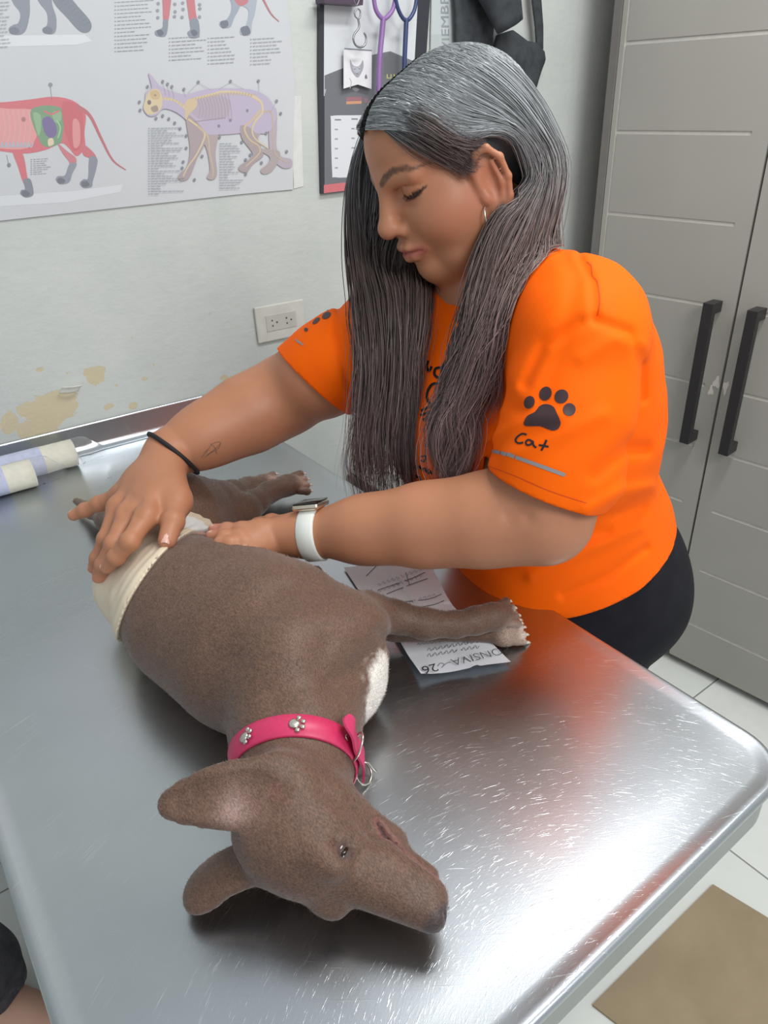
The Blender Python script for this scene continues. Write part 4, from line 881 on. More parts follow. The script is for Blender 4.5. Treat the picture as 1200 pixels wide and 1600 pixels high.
def ringm(name, c, n, r, rr, parent, mat=STUD, sx=1.0, ref=None):
    u = unit(np.cross(n, ref if ref is not None else [0.1, 0.2, 1.0])); v = np.cross(n, u); t = np.linspace(0, 2*PI, 28, endpoint=False)
    return tube(name, c+np.cos(t)[:, None]*u*r*sx+np.sin(t)[:, None]*v*r, rr, mat, parent, 8, True)
ringm('keeper_ring', (p1+p2)/2+n1_*0.004+a1_*0.004, unit(a1_*0.8+n1_*0.3), 0.0135, 0.0011, col_root, sx=0.75)
ringm('tag_ring', Z(568, 1208, 0.010), unit([0.4, -0.7, 0.6]), 0.0105, 0.0011, col_root); tube('buckle_prong', [Z(560, 1190, 0.02), Z(575, 1192, 0.014), Z(588, 1206, 0.006)], 0.0012, STUD, col_root, 8)
# ================================================================== WOMAN
wr_ = empty('person', np.array([0.80, 0.62, 0.0]), 'woman with long grey hair in a bright orange shirt leaning over the steel table', 'person')
def nd(x, y, d, r): return (Pd(x, y, d), r)
W_ = SDF()
# torso
neckb = Pd(800, 455, 0.82)
CH = [(Pd(905, 470, 0.80), 0.082), (Pd(690, 500, 0.90), 0.082)]
def torso(S, g=0.0):
    S.ell(Pd(822, 625, 0.92), (0.140+g, 0.140+g, 0.135+g), k=0.05)
    S.chain([(Pd(900, 525, 0.78), 0.060+g), (Pd(790, 555, 0.90), 0.062+g), (Pd(660, 545, 0.94), 0.060+g)], 0.05)
    S.cap(Pd(845, 700, 0.97), Pd(872, 860, 1.05), 0.135+g, 0.150+g, 0.08)
    S.ell(Pd(740, 690, 0.93), (0.095+g, 0.095+g, 0.090+g), k=0.06); S.ell(Pd(850, 700, 0.88), (0.080+g, 0.080+g, 0.080+g), k=0.06)
    S.cap(Pd(888, 575, 0.87), Pd(898, 660, 0.91), 0.096+g, 0.088+g, 0.06)
    S.cap(Pd(842, 450, 0.86), Pd(908, 500, 0.775), 0.042+g, 0.052+g, 0.05)      # near trapezius
    S.cap(Pd(775, 500, 0.91), Pd(630, 512, 0.93), 0.042+g, 0.046+g, 0.05)
    return S
# arms
shL, elL, wrL = Pd(912, 535, 0.725), Pd(850, 806, 0.765), Pz(488, 834, 1.030)
shR, elR, wrR = Pd(616, 516, 0.90), Pd(440, 622, 1.01), Pd(266, 708, 0.935)
def lerp(a, b, t): return a+(b-a)*t
torso(W_, -0.004)
W_.chain([(shL, 0.050), (lerp(shL, elL, 0.55), 0.0545), (elL, 0.0455)], 0.02)
W_.chain([(elL, 0.0440), (lerp(elL, wrL, 0.25), 0.0445), (lerp(elL, wrL, 0.5), 0.0405), (lerp(elL, wrL, 0.75), 0.0330), (wrL, 0.0272)], 0.035)
W_.chain([(shR, 0.055), (lerp(shR, elR, 0.6), 0.056), (elR, 0.048)], 0.02)
W_.chain([(elR, 0.0460), (lerp(elR, wrR, 0.35), 0.0450), (lerp(elR, wrR, 0.7), 0.0355), (wrR, 0.0300)], 0.035)
# ---- right hand pressed on the bandage
pR = Z(228, 768, 0.165)
KN = {'p': Z(190, 772, 0.150), 'r': Z(185, 792, 0.152), 'm': Z(200, 803, 0.158), 'i': Z(228, 808, 0.162)}
for k_, c_ in KN.items():
    W_.cap(wrR, c_, 0.022, 0.0120, 0.016)
W_.cap(Z(225, 755, 0.160), Z(262, 770, 0.165), 0.020, 0.018, 0.02); W_.cap(Z(262, 735, 0.170), Z(278, 785, 0.160), 0.020, 0.0155, 0.014)
nails = []
def finger(S, pts, rs, k=0.0035, web=0.010, up=None):
    for i in range(len(pts)-1):
        S.cap(pts[i], pts[i+1], rs[i], rs[i+1], web if i == 0 else k)
        if i: S.ell(pts[i], rs[i]*1.07, k=k)
    if up is not None: nails.append((pts[-1], unit(pts[-1]-pts[-2]), up, rs[-1]))
finger(W_, [KN['p'], Z(155, 787, 0.135), Z(133, 797, 0.125), Z(115, 805, 0.118)], [0.0105, 0.0092, 0.0085, 0.0072], up=np.array([0, 0, 1.0]))
finger(W_, [KN['r'], Z(166, 842, 0.130), Z(153, 872, 0.108), Z(147, 887, 0.095)], [0.0110, 0.0095, 0.0085, 0.0074], up=np.array([-0.5, 0, 0.8]))
finger(W_, [KN['m'], Z(178, 850, 0.140), Z(162, 882, 0.116), Z(154, 901, 0.098)], [0.0115, 0.0098, 0.0088, 0.0077], up=np.array([-0.5, -0.2, 0.8]))
finger(W_, [KN['i'], Z(203, 846, 0.152), Z(182, 870, 0.134), Z(167, 886, 0.118)], [0.0118, 0.0100, 0.0090, 0.0078], up=np.array([-0.4, -0.3, 0.8]))
finger(W_, [Z(278, 782, 0.160), Z(270, 815, 0.156), Z(261, 845, 0.146)], [0.0155, 0.0122, 0.0100], up=np.array([0, -0.3, 0.9]))
# ---- left hand flat on the flank
for c_ in (Z(408, 830, 0.135), Z(408, 842, 0.125), Z(412, 852, 0.115)): W_.cap(wrL, c_, 0.021, 0.0125, 0.016)
finger(W_, [Z(405, 829, 0.138), Z(378, 829, 0.140), Z(355, 829, 0.139), Z(335, 828, 0.136)], [0.0125, 0.0098, 0.0088, 0.0072], up=np.array([0, -0.3, 1.0]))
finger(W_, [Z(405, 839, 0.134), Z(375, 840, 0.140), Z(352, 840, 0.141), Z(332, 838, 0.138)], [0.0120, 0.0096, 0.0086, 0.0075], up=np.array([0, -0.3, 1.0]))
finger(W_, [Z(408, 848, 0.130), Z(382, 850, 0.136), Z(360, 850, 0.140), Z(343, 848, 0.141)], [0.0115, 0.0092, 0.0082, 0.0072])
finger(W_, [Z(415, 856, 0.122), Z(395, 860, 0.128), Z(378, 861, 0.134)], [0.0105, 0.0085, 0.0070])
finger(W_, [Z(455, 822, 0.135), Z(425, 818, 0.128), Z(402, 819, 0.118)], [0.0135, 0.0110, 0.0088])
# legs and hips inside the trousers
HP = Pd(905, 915, 1.05); HP[2] = 0.86
def legs(S, g=0.0):
    S.cap(np.array([0.795, 0.575, 0.84]), np.array([0.78, 0.69, 0.84]), 0.118+g, 0.122+g, 0.06)
    for y in (0.555, 0.70): S.chain([(np.array([0.79, y, 0.80]), 0.098+g), (np.array([0.78, y, 0.48]), 0.066+g), (np.array([0.79, y+0.005, 0.32]), 0.060+g), (np.array([0.80, y, 0.085]), 0.042+g)], 0.03)
    return S
legs(W_, -0.012)
# ---- head
azF, ptF = math.radians(-80), math.radians(24)
Fh = np.array([math.sin(azF)*math.cos(ptF), math.cos(azF)*math.cos(ptF), -math.sin(ptF)])
Lh = unit(np.cross([0, 0, 1.0], Fh)); 
if Lh @ fw > 0: Lh = -Lh
rl = math.radians(6); Uh = unit(np.cross(Fh, Lh)); Uh = Uh if Uh[2] > 0 else -Uh
Lh, Uh = unit(math.cos(rl)*Lh+math.sin(rl)*Uh), unit(math.cos(rl)*Uh-math.sin(rl)*Lh)
HO = Pd(707, 262, 0.80); HB = basis(Fh, Lh, Uh); hs = 0.945
def Hd(x, y, z): return HO+HB @ (np.array([x, y, z], float)*hs)
neck_top = Hd(-0.030, 0, -0.060)
W_.cap(neck_top, Pd(795, 475, 0.88), 0.052, 0.060, 0.03); W_.cap(Hd(0.020, 0, -0.085), Pd(735, 480, 0.89), 0.034, 0.040, 0.03)
W_.frame(HO, HB, hs)
W_.ell((-0.018, 0, 0.034), (0.093, 0.075, 0.074), k=0.03); W_.ell((0.046, 0, 0.042), (0.040, 0.058, 0.050), k=0.03)
W_.ell((0.036, 0, -0.030), (0.052, 0.056, 0.062), k=0.03)
W_.chain([((0.062, 0, -0.086), 0.017), ((0.045, 0.034, -0.074), 0.018), ((-0.002, 0.054, -0.046), 0.018)], 0.02); W_.chain([((0.062, 0, -0.086), 0.017), ((0.045, -0.034, -0.074), 0.018), ((-0.002, -0.054, -0.046), 0.018)], 0.02)
W_.ell((0.072, 0, -0.082), (0.016, 0.019, 0.015), k=0.014); W_.ell((0.030, 0, -0.082), (0.036, 0.036, 0.022), k=0.025)
for s_ in (1, -1):
    W_.ell((0.052, s_*0.036, -0.026), (0.030, 0.026, 0.030), k=0.022); W_.ell((0.030, s_*0.050, -0.030), (0.032, 0.020, 0.034), k=0.022)
    W_.ell((0.086, s_*0.030, 0.010), (0.013, 0.017, 0.0115), k=0.014, m='s')
    W_.cap((0.083, s_*0.012, 0.026), (0.070, s_*0.048, 0.026), 0.0075, 0.0075, 0.014)
    W_.ell((0.0665, s_*0.033, 0.0105), (0.0145, 0.0170, 0.0135), k=0.004)
    W_.cap((0.0800, s_*0.021, 0.0050), (0.0755, s_*0.047, 0.0080), 0.0014, 0.0014, 0.0025, 's')
    W_.cap((0.0800, s_*0.019, 0.0175), (0.0745, s_*0.044, 0.0190), 0.0010, 0.0010, 0.004, 's')
    W_.ell((0.092, s_*0.0130, -0.0265), (0.0090, 0.0070, 0.0075), k=0.006)
W_.cap((0.084, 0, 0.024), (0.103, 0, -0.016), 0.0075, 0.0100, 0.012); W_.ell((0.105, 0, -0.0205), (0.0112, 0.0115, 0.0105), k=0.008)
for s_ in (1, -1): W_.ell((0.1010, s_*0.0072, -0.0310), (0.0042, 0.0030, 0.0030), k=0.003, m='s')
for s_ in (1, -1): W_.cap((0.073, s_*0.021, -0.022), (0.073, s_*0.030, -0.046), 0.0012, 0.0012, 0.010, 's')
W_.ell((0.078, 0, -0.050), (0.018, 0.026, 0.022), k=0.012)
for s_ in (1, -1):
    W_.chain([((0.0965, 0, -0.0475), 0.0046), ((0.0945, s_*0.010, -0.0478), 0.0050), ((0.084, s_*0.0245, -0.0535), 0.0022)], 0.005)
    W_.chain([((0.0945, 0, -0.0595), 0.0058), ((0.0915, s_*0.010, -0.0590), 0.0054), ((0.084, s_*0.0230, -0.0550), 0.0022)], 0.005)
    W_.chain([((0.1005, 0, -0.0535), 0.0010), ((0.0985, s_*0.010, -0.0535), 0.0010), ((0.087, s_*0.0255, -0.0550), 0.0012)], 0.003, 's')
# ears
for s_ in (1, -1):
    ER = basis(unit([0.94, -s_*0.30, -0.10]), unit([s_*0.30*s_, 0.94*s_, 0.0]), unit([0.10, 0, 0.99]))
    c = np.array([0.004, s_*0.078, -0.024]); ez = 1.38
    E = lambda a, b, z: c+ER @ np.array([a*1.12, b*1.1, z*ez])
    W_.cap(E(0.004, -0.006, 0.010), E(0.004, -0.006, -0.014), 0.012, 0.010, 0.010)
    rim = [E(0.010, 0.001, 0.004), E(0.010, 0.003, 0.018), E(0.002, 0.006, 0.029), E(-0.010, 0.008, 0.029), E(-0.018, 0.009, 0.018), E(-0.018, 0.008, 0.002), E(-0.012, 0.006, -0.012), E(-0.003, 0.003, -0.022), E(0.005, 0.000, -0.026)]
    W_.ell(E(-0.003, 0.000, 0.004), (0.0185, 0.0055, 0.035), R=ER, k=0.005)
    rr = [0.0030, 0.0034, 0.0036, 0.0036, 0.0036, 0.0034, 0.0036, 0.0056, 0.0060]
    W_.chain(list(zip(rim, rr)), 0.0035)
    W_.ell(E(-0.002, 0.007, 0.004), (0.0100, 0.0070, 0.019), R=ER, k=0.004, m='s')
    W_.chain([(E(-0.010, 0.005, 0.018), 0.0025), (E(-0.0105, 0.005, 0.0), 0.0028), (E(-0.004, 0.004, -0.012), 0.0026)], 0.004)
    W_.ell(E(0.009, 0.003, -0.004), (0.005, 0.004, 0.0065), R=ER, k=0.004)
W_.frame()
W_.fn(dent([Pd(795, 806, 0.72), Pd(812, 800, 0.72), Pd(824, 806, 0.72)], 0.007, 0.0022))
W_.fn(dent([lerp(KN['r'], KN['m'], 0.5), Z(205, 775, 0.17)], 0.0045, 0.0016)); W_.fn(dent([lerp(KN['m'], KN['i'], 0.5), Z(222, 785, 0.17)], 0.0045, 0.0016))
wsdf = W_.eval
V, F = W_.mesh(0.0023, newton=2)
def near(p, r, soft=0.4, an=None):
    d = np.linalg.norm((V-p)*(an if an is not None else 1), axis=1)/r; return smooth01((1-d)/soft)
def segd(pts):
    D = np.full(len(V), 9.0)
    for a, b in zip(pts[:-1], pts[1:]): e = b-a; t = np.clip((V-a) @ e/(e @ e), 0, 1); D = np.minimum(D, np.linalg.norm(V-a-t[:, None]*e, axis=1))
    return D
n1 = vnoise(V, 45)*0.5+vnoise(V, 110, 3)*0.5
Cc = np.array(srgb('#b27a5b'))[None]*(1+0.04*n1)[:, None]
Cc = blend(Cc, near(Hd(0.05, 0.05, -0.03), 0.045, 1.0)*0.35, '#a95a45'); Cc = blend(Cc, near(Hd(0.05, -0.05, -0.03), 0.045, 1.0)*0.35, '#a95a45'); Cc = blend(Cc, near(Hd(0.105, 0, -0.025), 0.02, 1.0)*0.25, '#a95a45')
hl = (V-HO) @ HB/hs
inh = (np.abs(hl) < [0.14, 0.1, 0.14]).all(1)
lipw = smooth01((0.0068-segd([Hd(0.087, 0.026, -0.0545), Hd(0.0975, 0.010, -0.0535), Hd(0.100, 0, -0.0535), Hd(0.0975, -0.010, -0.0535), Hd(0.087, -0.026, -0.0545)]))/0.0022)
Cc = blend(Cc, lipw*0.85*inh, '#a35a50'); Cc = blend(Cc, smooth01((0.0018-segd([Hd(0.088, 0.026, -0.0550), Hd(0.0985, 0.010, -0.0535), Hd(0.1005, 0, -0.0535), Hd(0.0985, -0.010, -0.0535)]))/0.001)*0.8, '#5c2f2b')
for s_ in (1, -1):
    def fd(pts):
        Q = hl[:, 1:]*[s_, 1.0]; D = np.full(len(V), 9.0); W = np.zeros(len(V)); n_ = len(pts)-1
        for q_, (a, b) in enumerate(zip(pts[:-1], pts[1:])):
            a = np.array(a); b = np.array(b); e = b-a; t = np.clip((Q-a) @ e/(e @ e), 0, 1); d_ = np.linalg.norm(Q-a-t[:, None]*e, axis=1); W = np.where(d_ < D, (q_+t)/n_, W); D = np.minimum(D, d_)
        return D, W
    fr_ = (hl[:, 0] > 0.035) & inh
    D_b, Wb = fd([(0.010, 0.0270), (0.020, 0.0325), (0.034, 0.0370), (0.050, 0.0350), (0.061, 0.0285)]); wd_ = np.interp(Wb, [0, 0.2, 0.6, 1], [0.0036, 0.0046, 0.0036, 0.0012])
    Cc = blend(Cc, smooth01((wd_-D_b)/0.0016+0.2)*0.85*fr_*np.clip(0.92+0.25*vnoise(V, 800, 2), 0, 1), '#3f2d25')
    D_e, We = fd([(0.0185, 0.0060), (0.025, 0.0038), (0.034, 0.0034), (0.044, 0.0048), (0.0535, 0.0090)]); wd_ = np.interp(We, [0, 0.3, 0.8, 1], [0.0008, 0.0026, 0.0034, 0.0014])
    Cc = blend(Cc, smooth01((wd_-D_e)/0.0010)*0.95*fr_, '#1f1512')
    D_c, Wc = fd([(0.017, 0.0150), (0.026, 0.0195), (0.038, 0.0195), (0.052, 0.0150)]); Cc = blend(Cc, smooth01((0.0016-D_c)/0.0014)*0.35*fr_, '#6b4433')
    Cc = blend(Cc, near(Hd(0.080, s_*0.032, 0.011), 0.014, 1.0)*0.22, '#8f6350')
Cc = blend(Cc, near(Hd(0.064, 0.026, -0.084), 0.0022, 0.5)*0.7, '#6b4436')
for (p, d, up, r) in nails: Cc = blend(Cc, near(p, 0.014, 0.9)*0.45, '#d08c7c')
Cc = blend(Cc, near(Z(330, 830, 0.138), 0.03, 0.8)*0.5, '#d48f80'); 
cv_ = near(Hd(0.004, 0.079, -0.024), 0.040, 0.9); Cc = blend(Cc, cv_*0.35, '#c77b62')
m = N('skin'); f = m.noise(260, 4, 0.6); m.set(Base_Color=m.attr(), Roughness=0.48, Subsurface_Weight=0.06, Subsurface_Radius=(0.012, 0.005, 0.003), Subsurface_Scale=0.5, Specular_IOR_Level=0.4); m.bump(f, 0.12, 0.0006); SKIN = m.m
pbody = pydata('body', V, F, SKIN, wr_, True, Cc)
NAIL = plain('fingernail', '#e0b0a0', 0.25, nz=0.02)
for p, d, up, r in nails:
    u = unit(up-(up @ d)*d); s2 = np.cross(d, u); bm = bmesh.new(); g_ = []
    for i in range(6):
        row = []
        for j in range(7):
            a = (j/6-0.5)*1.5; t = i/5; wn = r*0.80*(1-0.35*abs(t-0.4)**2*2); q = p+d*(r*(-0.35+1.15*t))+s2*math.sin(a)*wn+u*(math.cos(a)*r*0.98+0.0004-0.0018*(t*1.1)**3)
            row.append(bm.verts.new(q))
        g_.append(row)
    for i in range(5):
        for j in range(6): bm.faces.new((g_[i][j], g_[i+1][j], g_[i+1][j+1], g_[i][j+1]))
    from_bm('fingernail', bm, NAIL, pbody, True)
# ---- trousers and shoes
S = SDF(); legs(S, 0.0); S.ell(Pd(915, 925, 1.10), (0.145, 0.145, 0.12), k=0.06); S.fn(lambda P: -0.003*vnoise(P, 12)); S.cap(Pd(862, 790, 1.02), Pd(872, 860, 1.05), 0.130, 0.146, 0.06); S.plane((0, 0, 0.99), (0, 0, 1), 0.004); S.plane((0, 0, 0.07), (0, 0, -1), 0.004)
V, F = S.mesh(0.006, newton=1); m = N('black_trousers'); m.set(Base_Color=m.ramp(m.noise(30, 3), [(0.3, srgb('#16161b')), (0.7, srgb('#1c1c23'))]), Roughness=0.85, Specular_IOR_Level=0.2); m.bump(m.n('ShaderNodeTexNoise', {'Vector': m.coord(), 'Scale': 900}).outputs['Fac'], 0.1, 0.0005)
pydata('trousers', V, F, m.m, wr_)
for y in (0.555, 0.70):
    S = SDF(); S.cap((0.80, y, 0.045), (0.70, y+0.01, 0.032), 0.040, 0.034, 0.02); S.cap((0.80, y, 0.05), (0.80, y, 0.10), 0.040, 0.040, 0.02); S.cap((0.70, y+0.01, 0.03), (0.64, y+0.02, 0.028), 0.036, 0.026, 0.02); S.plane((0, 0, 0.002), (0, 0, -1), 0.003)
    V, F = S.mesh(0.005, newton=1); pydata('shoe', V, F, plain('shoe_black', '#2b2b2e', 0.5), wr_)
# ---- shirt
def shirt_sdf(solid=False):
    S = SDF(); torso(S, 0.004)
    S.cap(shL, lerp(shL, elL, 0.62), 0.063, 0.066, 0.035); S.cap(lerp(shL, elL, 0.40), lerp(shL, elL, 0.80), 0.067, 0.067, 0.02)
    S.cap(shR, lerp(shR, elR, 0.50), 0.060, 0.060, 0.035); S.cap(lerp(shR, elR, 0.4), lerp(shR, elR, 0.72), 0.062, 0.060, 0.02)
    S.cap(np.array([0.78, 0.60, 0.90]), np.array([0.76, 0.68, 0.90]), 0.124, 0.128, 0.06)
    return S
Ss = shirt_sdf()
def fl(pts, wd, dp): Ss.fn(dent([Pd(*p) for p in pts], wd, dp))
hemL = [(742, 735, 0.68), (925, 803, 0.70)]
for pts, wd, dp in (([(905, 400, .70), (925, 440, .68), (930, 500, .66)], .004, .003), ([(930, 500, .66), (985, 520, .66), (1012, 580, .68), (1015, 640, .7)], .005, .004),
    ([(820, 600, .70), (850, 540, .70), (905, 505, .68)], .006, .005), ([(760, 690, .68), (820, 655, .66), (880, 650, .66)], .007, -.003), ([(790, 712, .68), (850, 690, .66), (940, 650, .68)], .008, -.003),
    ([(910, 560, .66), (960, 530, .66), (1000, 540, .68)], .007, -.003), ([(930, 740, .8), (975, 700, .8), (1010, 700, .8)], .008, .006), ([(920, 800, .85), (970, 770, .85), (1020, 760, .85)], .008, -.005),
    ([(860, 860, .85), (940, 810, .85), (1010, 790, .85)], .009, .005), ([(830, 900, .85), (920, 860, .85), (1010, 820, .85)], .008, -.004), ([(880, 930, .85), (950, 900, .85), (1020, 850, .85)], .006, .004),
    ([(780, 880, .85), (860, 840, .85), (950, 830, .85)], .010, .004), ([(535, 455, .9), (522, 520, .9), (545, 600, .9), (560, 632, .9)], .005, .004), ([(730, 480, .8), (760, 560, .8), (800, 620, .8)], .008, .003),
    ([(870, 380, .74), (900, 430, .72), (880, 520, .74), (850, 600, .75)], .009, .003), ([(700, 620, .8), (720, 700, .82), (700, 780, .84)], .012, .004), ([(760, 590, .74), (790, 640, .74), (770, 700, .76)], .010, .004)):
    fl(pts, wd, dp)
Ss.fn(lambda P: -0.0018*vnoise(P, 14, 5)-0.0009*vnoise(P, 34, 6))
# sleeve ends, neck opening and hem
dL = unit(elL-shL); dR = unit(elR-shR); inner = SDF(); inner.sdf(lambda P: wsdf(P)-0.0015, 0, 'u'); inner.ops[-1] = ('sd', inner.ops[-1][1], 0, 'u', None, None)
pL = Pd(833, 768, 0.72); nL = unit(np.cross(Pd(925, 803, 0.70)-Pd(742, 735, 0.70), fw*1.0+UP*0.35)); nL = nL if nL @ dL > 0 else -nL
pRr = Pd(482, 590, 0.96); nR = unit(np.cross(Pd(527, 633, 0.96)-Pd(437, 548, 0.96), fw+UP*0.2)); nR = nR if nR @ dR > 0 else -nR
def cutL(P):   # beyond the left sleeve hem, only near that arm
    a = (P-pL) @ nL; t = np.clip((P-shL) @ dL, 0, 0.4); r = np.linalg.norm(P-shL-t[:, None]*dL, axis=1)-0.085; return np.maximum(-a, r)
def cutR(P):
    a = (P-pRr) @ nR; t = np.clip((P-shR) @ dR, 0, 0.5); r = np.linalg.norm(P-shR-t[:, None]*dR, axis=1)-0.10; return np.maximum(-a, r)
armL = SDF().cap(lerp(shL, elL, 0.45), elL+dL*0.1, 0.071, 0.071, 0)
Tor = SDF(); torso(Tor, 0.004); Tor.cap(np.array([0.78, 0.60, 0.90]), np.array([0.76, 0.68, 0.90]), 0.124, 0.128, 0.06); Tor.fn(Ss.ops[-2][1])
full = SDF(); full.ops = list(Ss.ops)
sleeve = SDF(); sleeve.ops = [o for o in Ss.ops]
def shirt(P):
    d = full.eval(P); s_ = np.maximum(d, -cutL(P)); s_ = np.maximum(s_, -cutR(P)); return s_
nkA, nkB = Hd(0.0, 0, -0.065), Pd(782, 478, 0.875)
def capd(P, a, b, ra, rb):
    e = b-a; t = np.clip((P-a) @ e/(e @ e), 0, 1); return np.linalg.norm(P-a-t[:, None]*e, axis=1)-(ra+(rb-ra)*t)
def cutN(P): return np.minimum(capd(P, nkA, nkB, 0.062, 0.062), capd(P, Pd(745, 470, 0.86), Pd(705, 510, 0.86), 0.040, 0.012))
hp1, hp2 = Pd(1025, 868, 0.98), Pd(890, 968, 0.915); hn = unit(np.cross(hp2-hp1, [1.0, 0.25, 0.15])); hn = hn if hn[2] < 0 else -hn
def cutH(P): return (P-hp1) @ hn
cuts = [lambda P: -(-cutL(P)), lambda P: cutR(P), cutN, None]
def outside(P): return np.maximum.reduce([-np.maximum(cutL(P), -1), -np.maximum(cutR(P), -1), -cutN(P), cutH(P)])
# outside > 0 : cloth is cut away there
def gout(P): return outside(P)
V, F = full.mesh(0.0036, lo=(0.25, 0.20, 0.82), hi=(1.02, 0.98, 1.42), newton=1, margin=1.25)
o_ = gout(V); keepf = (o_[F] < 0).any(1); F = F[keepf]
used = np.zeros(len(V), bool); used[F.ravel()] = True; mv = used & (o_ > 0)
for _ in range(3):
    p = V[mv]; g_ = grad(gout, p, 0.0008); V[mv] = p-g_*np.clip(gout(p), 0, 0.004)[:, None]
idx = np.cumsum(used)-1; V = V[used]; F = idx[F]
m = N('orange_jersey'); wv = m.n('ShaderNodeTexNoise', {'Vector': m.coord(), 'Scale': 1400, 'Detail': 2}).outputs['Fac']
m.set(Base_Color=m.ramp(m.noise(8, 2), [(0.3, (1.0, 0.128, 0.001)), (0.7, (1.0, 0.142, 0.001))]), Roughness=0.7, Specular_IOR_Level=0.12); m.bump(wv, 0.12, 0.0005)
shirt_o = pydata('shirt', V, F, m.m, wr_); sm = shirt_o.modifiers.new('s', 'SOLIDIFY'); sm.thickness = 0.0025; sm.offset = -1
# ---- prints on the shirt
PRT = plain('print_dark', '#3a2326', 0.55, nz=0.03); REF = plain('reflective_grey', '#8e8b8c', 0.35, nz=0.04)
PRT2 = plain('print_black', '#1e1418', 0.55, nz=0.03)
def shirt_decal(name, polys, c, dst, mat, cell=0.003, off=0.0006):
    rd = unit(ray(*c)); decal(name, polys, lambda uv: np.array([Pd(x, y, dst) for x, y in uv]), full.eval, rd, mat, shirt_o, off, cell*FPX/dst)
def k6(*a): return [(640+x/4.2857, 540+y/4.2857) for x, y in a]
paw_ = [oval(824, 627, 9.3, 11.2, 0.35), oval(852, 612.3, 10.6, 12.4, 0.4), oval(879, 617.5, 11.3, 12.3, 0.6), oval(892, 639.6, 10.6, 11, 0.5),
    catmull(k6((748, 525), (775, 475), (830, 445), (868, 400), (915, 387), (965, 405), (990, 450), (1012, 500), (1018, 530), (1000, 568), (962, 580), (920, 568), (870, 548), (800, 548), (758, 545)), 4, True)]
shirt_decal('paw_print', paw_, (858, 645), 0.62, PRT)
st = []
for pts in (k6((782, 592), (750, 584), (715, 605), (698, 632), (712, 652), (740, 655), (756, 648)), k6((822, 640), (795, 630), (776, 648), (786, 668), (812, 664), (828, 642), (832, 668), (852, 688)), k6((928, 630), (912, 665), (890, 708)), k6((872, 668), (905, 672), (942, 680))): st += stroke2(pts, 3.4, 5)
shirt_decal('cat_lettering', st, (830, 690), 0.62, PRT2)
ba = []
for a, b in (((505, 688), (583, 706)), ((590, 706), (634, 722)), ((640, 716), (696, 738)), ((704, 740), (1068, 874))):
    (x0, y0), (x1, y1) = k6(a, b); n = unit([y0-y1, x1-x0])*3.3; ba.append([(x0-n[0], y0-n[1]), (x1-n[0], y1-n[1]), (x1+n[0], y1+n[1]), (x0+n[0], y0+n[1])])
shirt_decal('reflective_stripe', ba, (820, 725), 0.62, REF)
# chest lettering
k7 = lambda *a: [(440+x/2.308, 480+y/2.308) for x, y in a]
st = []
for pts in (k7((530, 165), (524, 190), (534, 208), (544, 190)), k7((600, 172), (585, 210), (592, 248)), k7((586, 198), (560, 200), (556, 225), (575, 240), (590, 222)), k7((600, 205), (606, 250)), k7((602, 222), (612, 208), (622, 212)), k7((572, 262), (545, 265), (525, 300), (530, 335), (550, 345), (566, 335)), k7((604, 288), (582, 300), (580, 325), (600, 325), (612, 300), (616, 330)),
            k7((545, 350), (546, 362)), k7((500, 372), (540, 352)), k7((498, 390), (545, 372)), k7((508, 410), (540, 386)), k7((640, 290), (632, 330), (650, 336))): st += stroke2(pts, 4.6, 4)
shirt_decal('upper_chest_lettering', st, (670, 650), 0.74, PRT2, 0.004, 0.0008); st = []
for pts in (k7((480, 598), (484, 612), (494, 600), (498, 614)), k7((506, 606), (506, 622)), k7((507, 612), (518, 608), (520, 624)), k7((536, 612), (524, 618), (530, 630), (540, 618), (542, 632)), k7((440, 650), (448, 668), (458, 654), (446, 644)), k7((480, 640), (476, 660)), k7((480, 652), (494, 648), (498, 664)), k7((400, 600), (404, 622)), k7((410, 575), (424, 580), (412, 590)), k7((380, 610), (388, 640)), k7((430, 690), (440, 672), (452, 690)), k7((415, 640), (420, 668)), k7((500, 560), (520, 556), (512, 580), (498, 574)), k7((535, 540), (545, 560)), k7((365, 560), (372, 590)), k7((455, 600), (462, 622), (470, 604))): st += stroke2(pts, 3.0, 3)
shirt_decal('lower_chest_lettering', st, (670, 650), 0.74, PRT2, 0.004, 0.0008)
# right sleeve print seen edge-on
k8 = lambda *a: [(440+x/6, 440+y/6) for x, y in a]
po = [oval(440+430/6, 440+318/6, 8.5, 5.4, -0.55), oval(440+322/6, 440+375/6, 8, 3.6, -0.7), oval(440+465/6, 440+238/6, 6.5, 2.6, -0.7), oval(440+214/6, 440+468/6, 3.6, 3.2, 0)]
shirt_decal('paw_print', po, (500, 495), 0.80, PRT)
po = [k8((120+i*22, 545+i*14), (134+i*22, 536+i*14), (170+i*22, 572+i*14), (156+i*22, 582+i*14)) for i in range(3)]
shirt_decal('reflective_stripe', po, (470, 532), 0.80, REF)
# seams
def seam(pts, c, dst): 
    shirt_decal('seam', stroke2(pts, 1.2, 6), c, dst, plain('seam_thread', (0.55, 0.06, 0.003), 0.7), 0.004, 0.0005)
seam([(870, 372), (890, 382), (908, 388)], (890, 380), 0.66); seam([(916, 404), (924, 412), (926, 430), (934, 440), (938, 470), (934, 495)], (925, 450), 0.64)
seam([(745, 722), (800, 742), (860, 768), (926, 790)], (840, 755), 0.62)

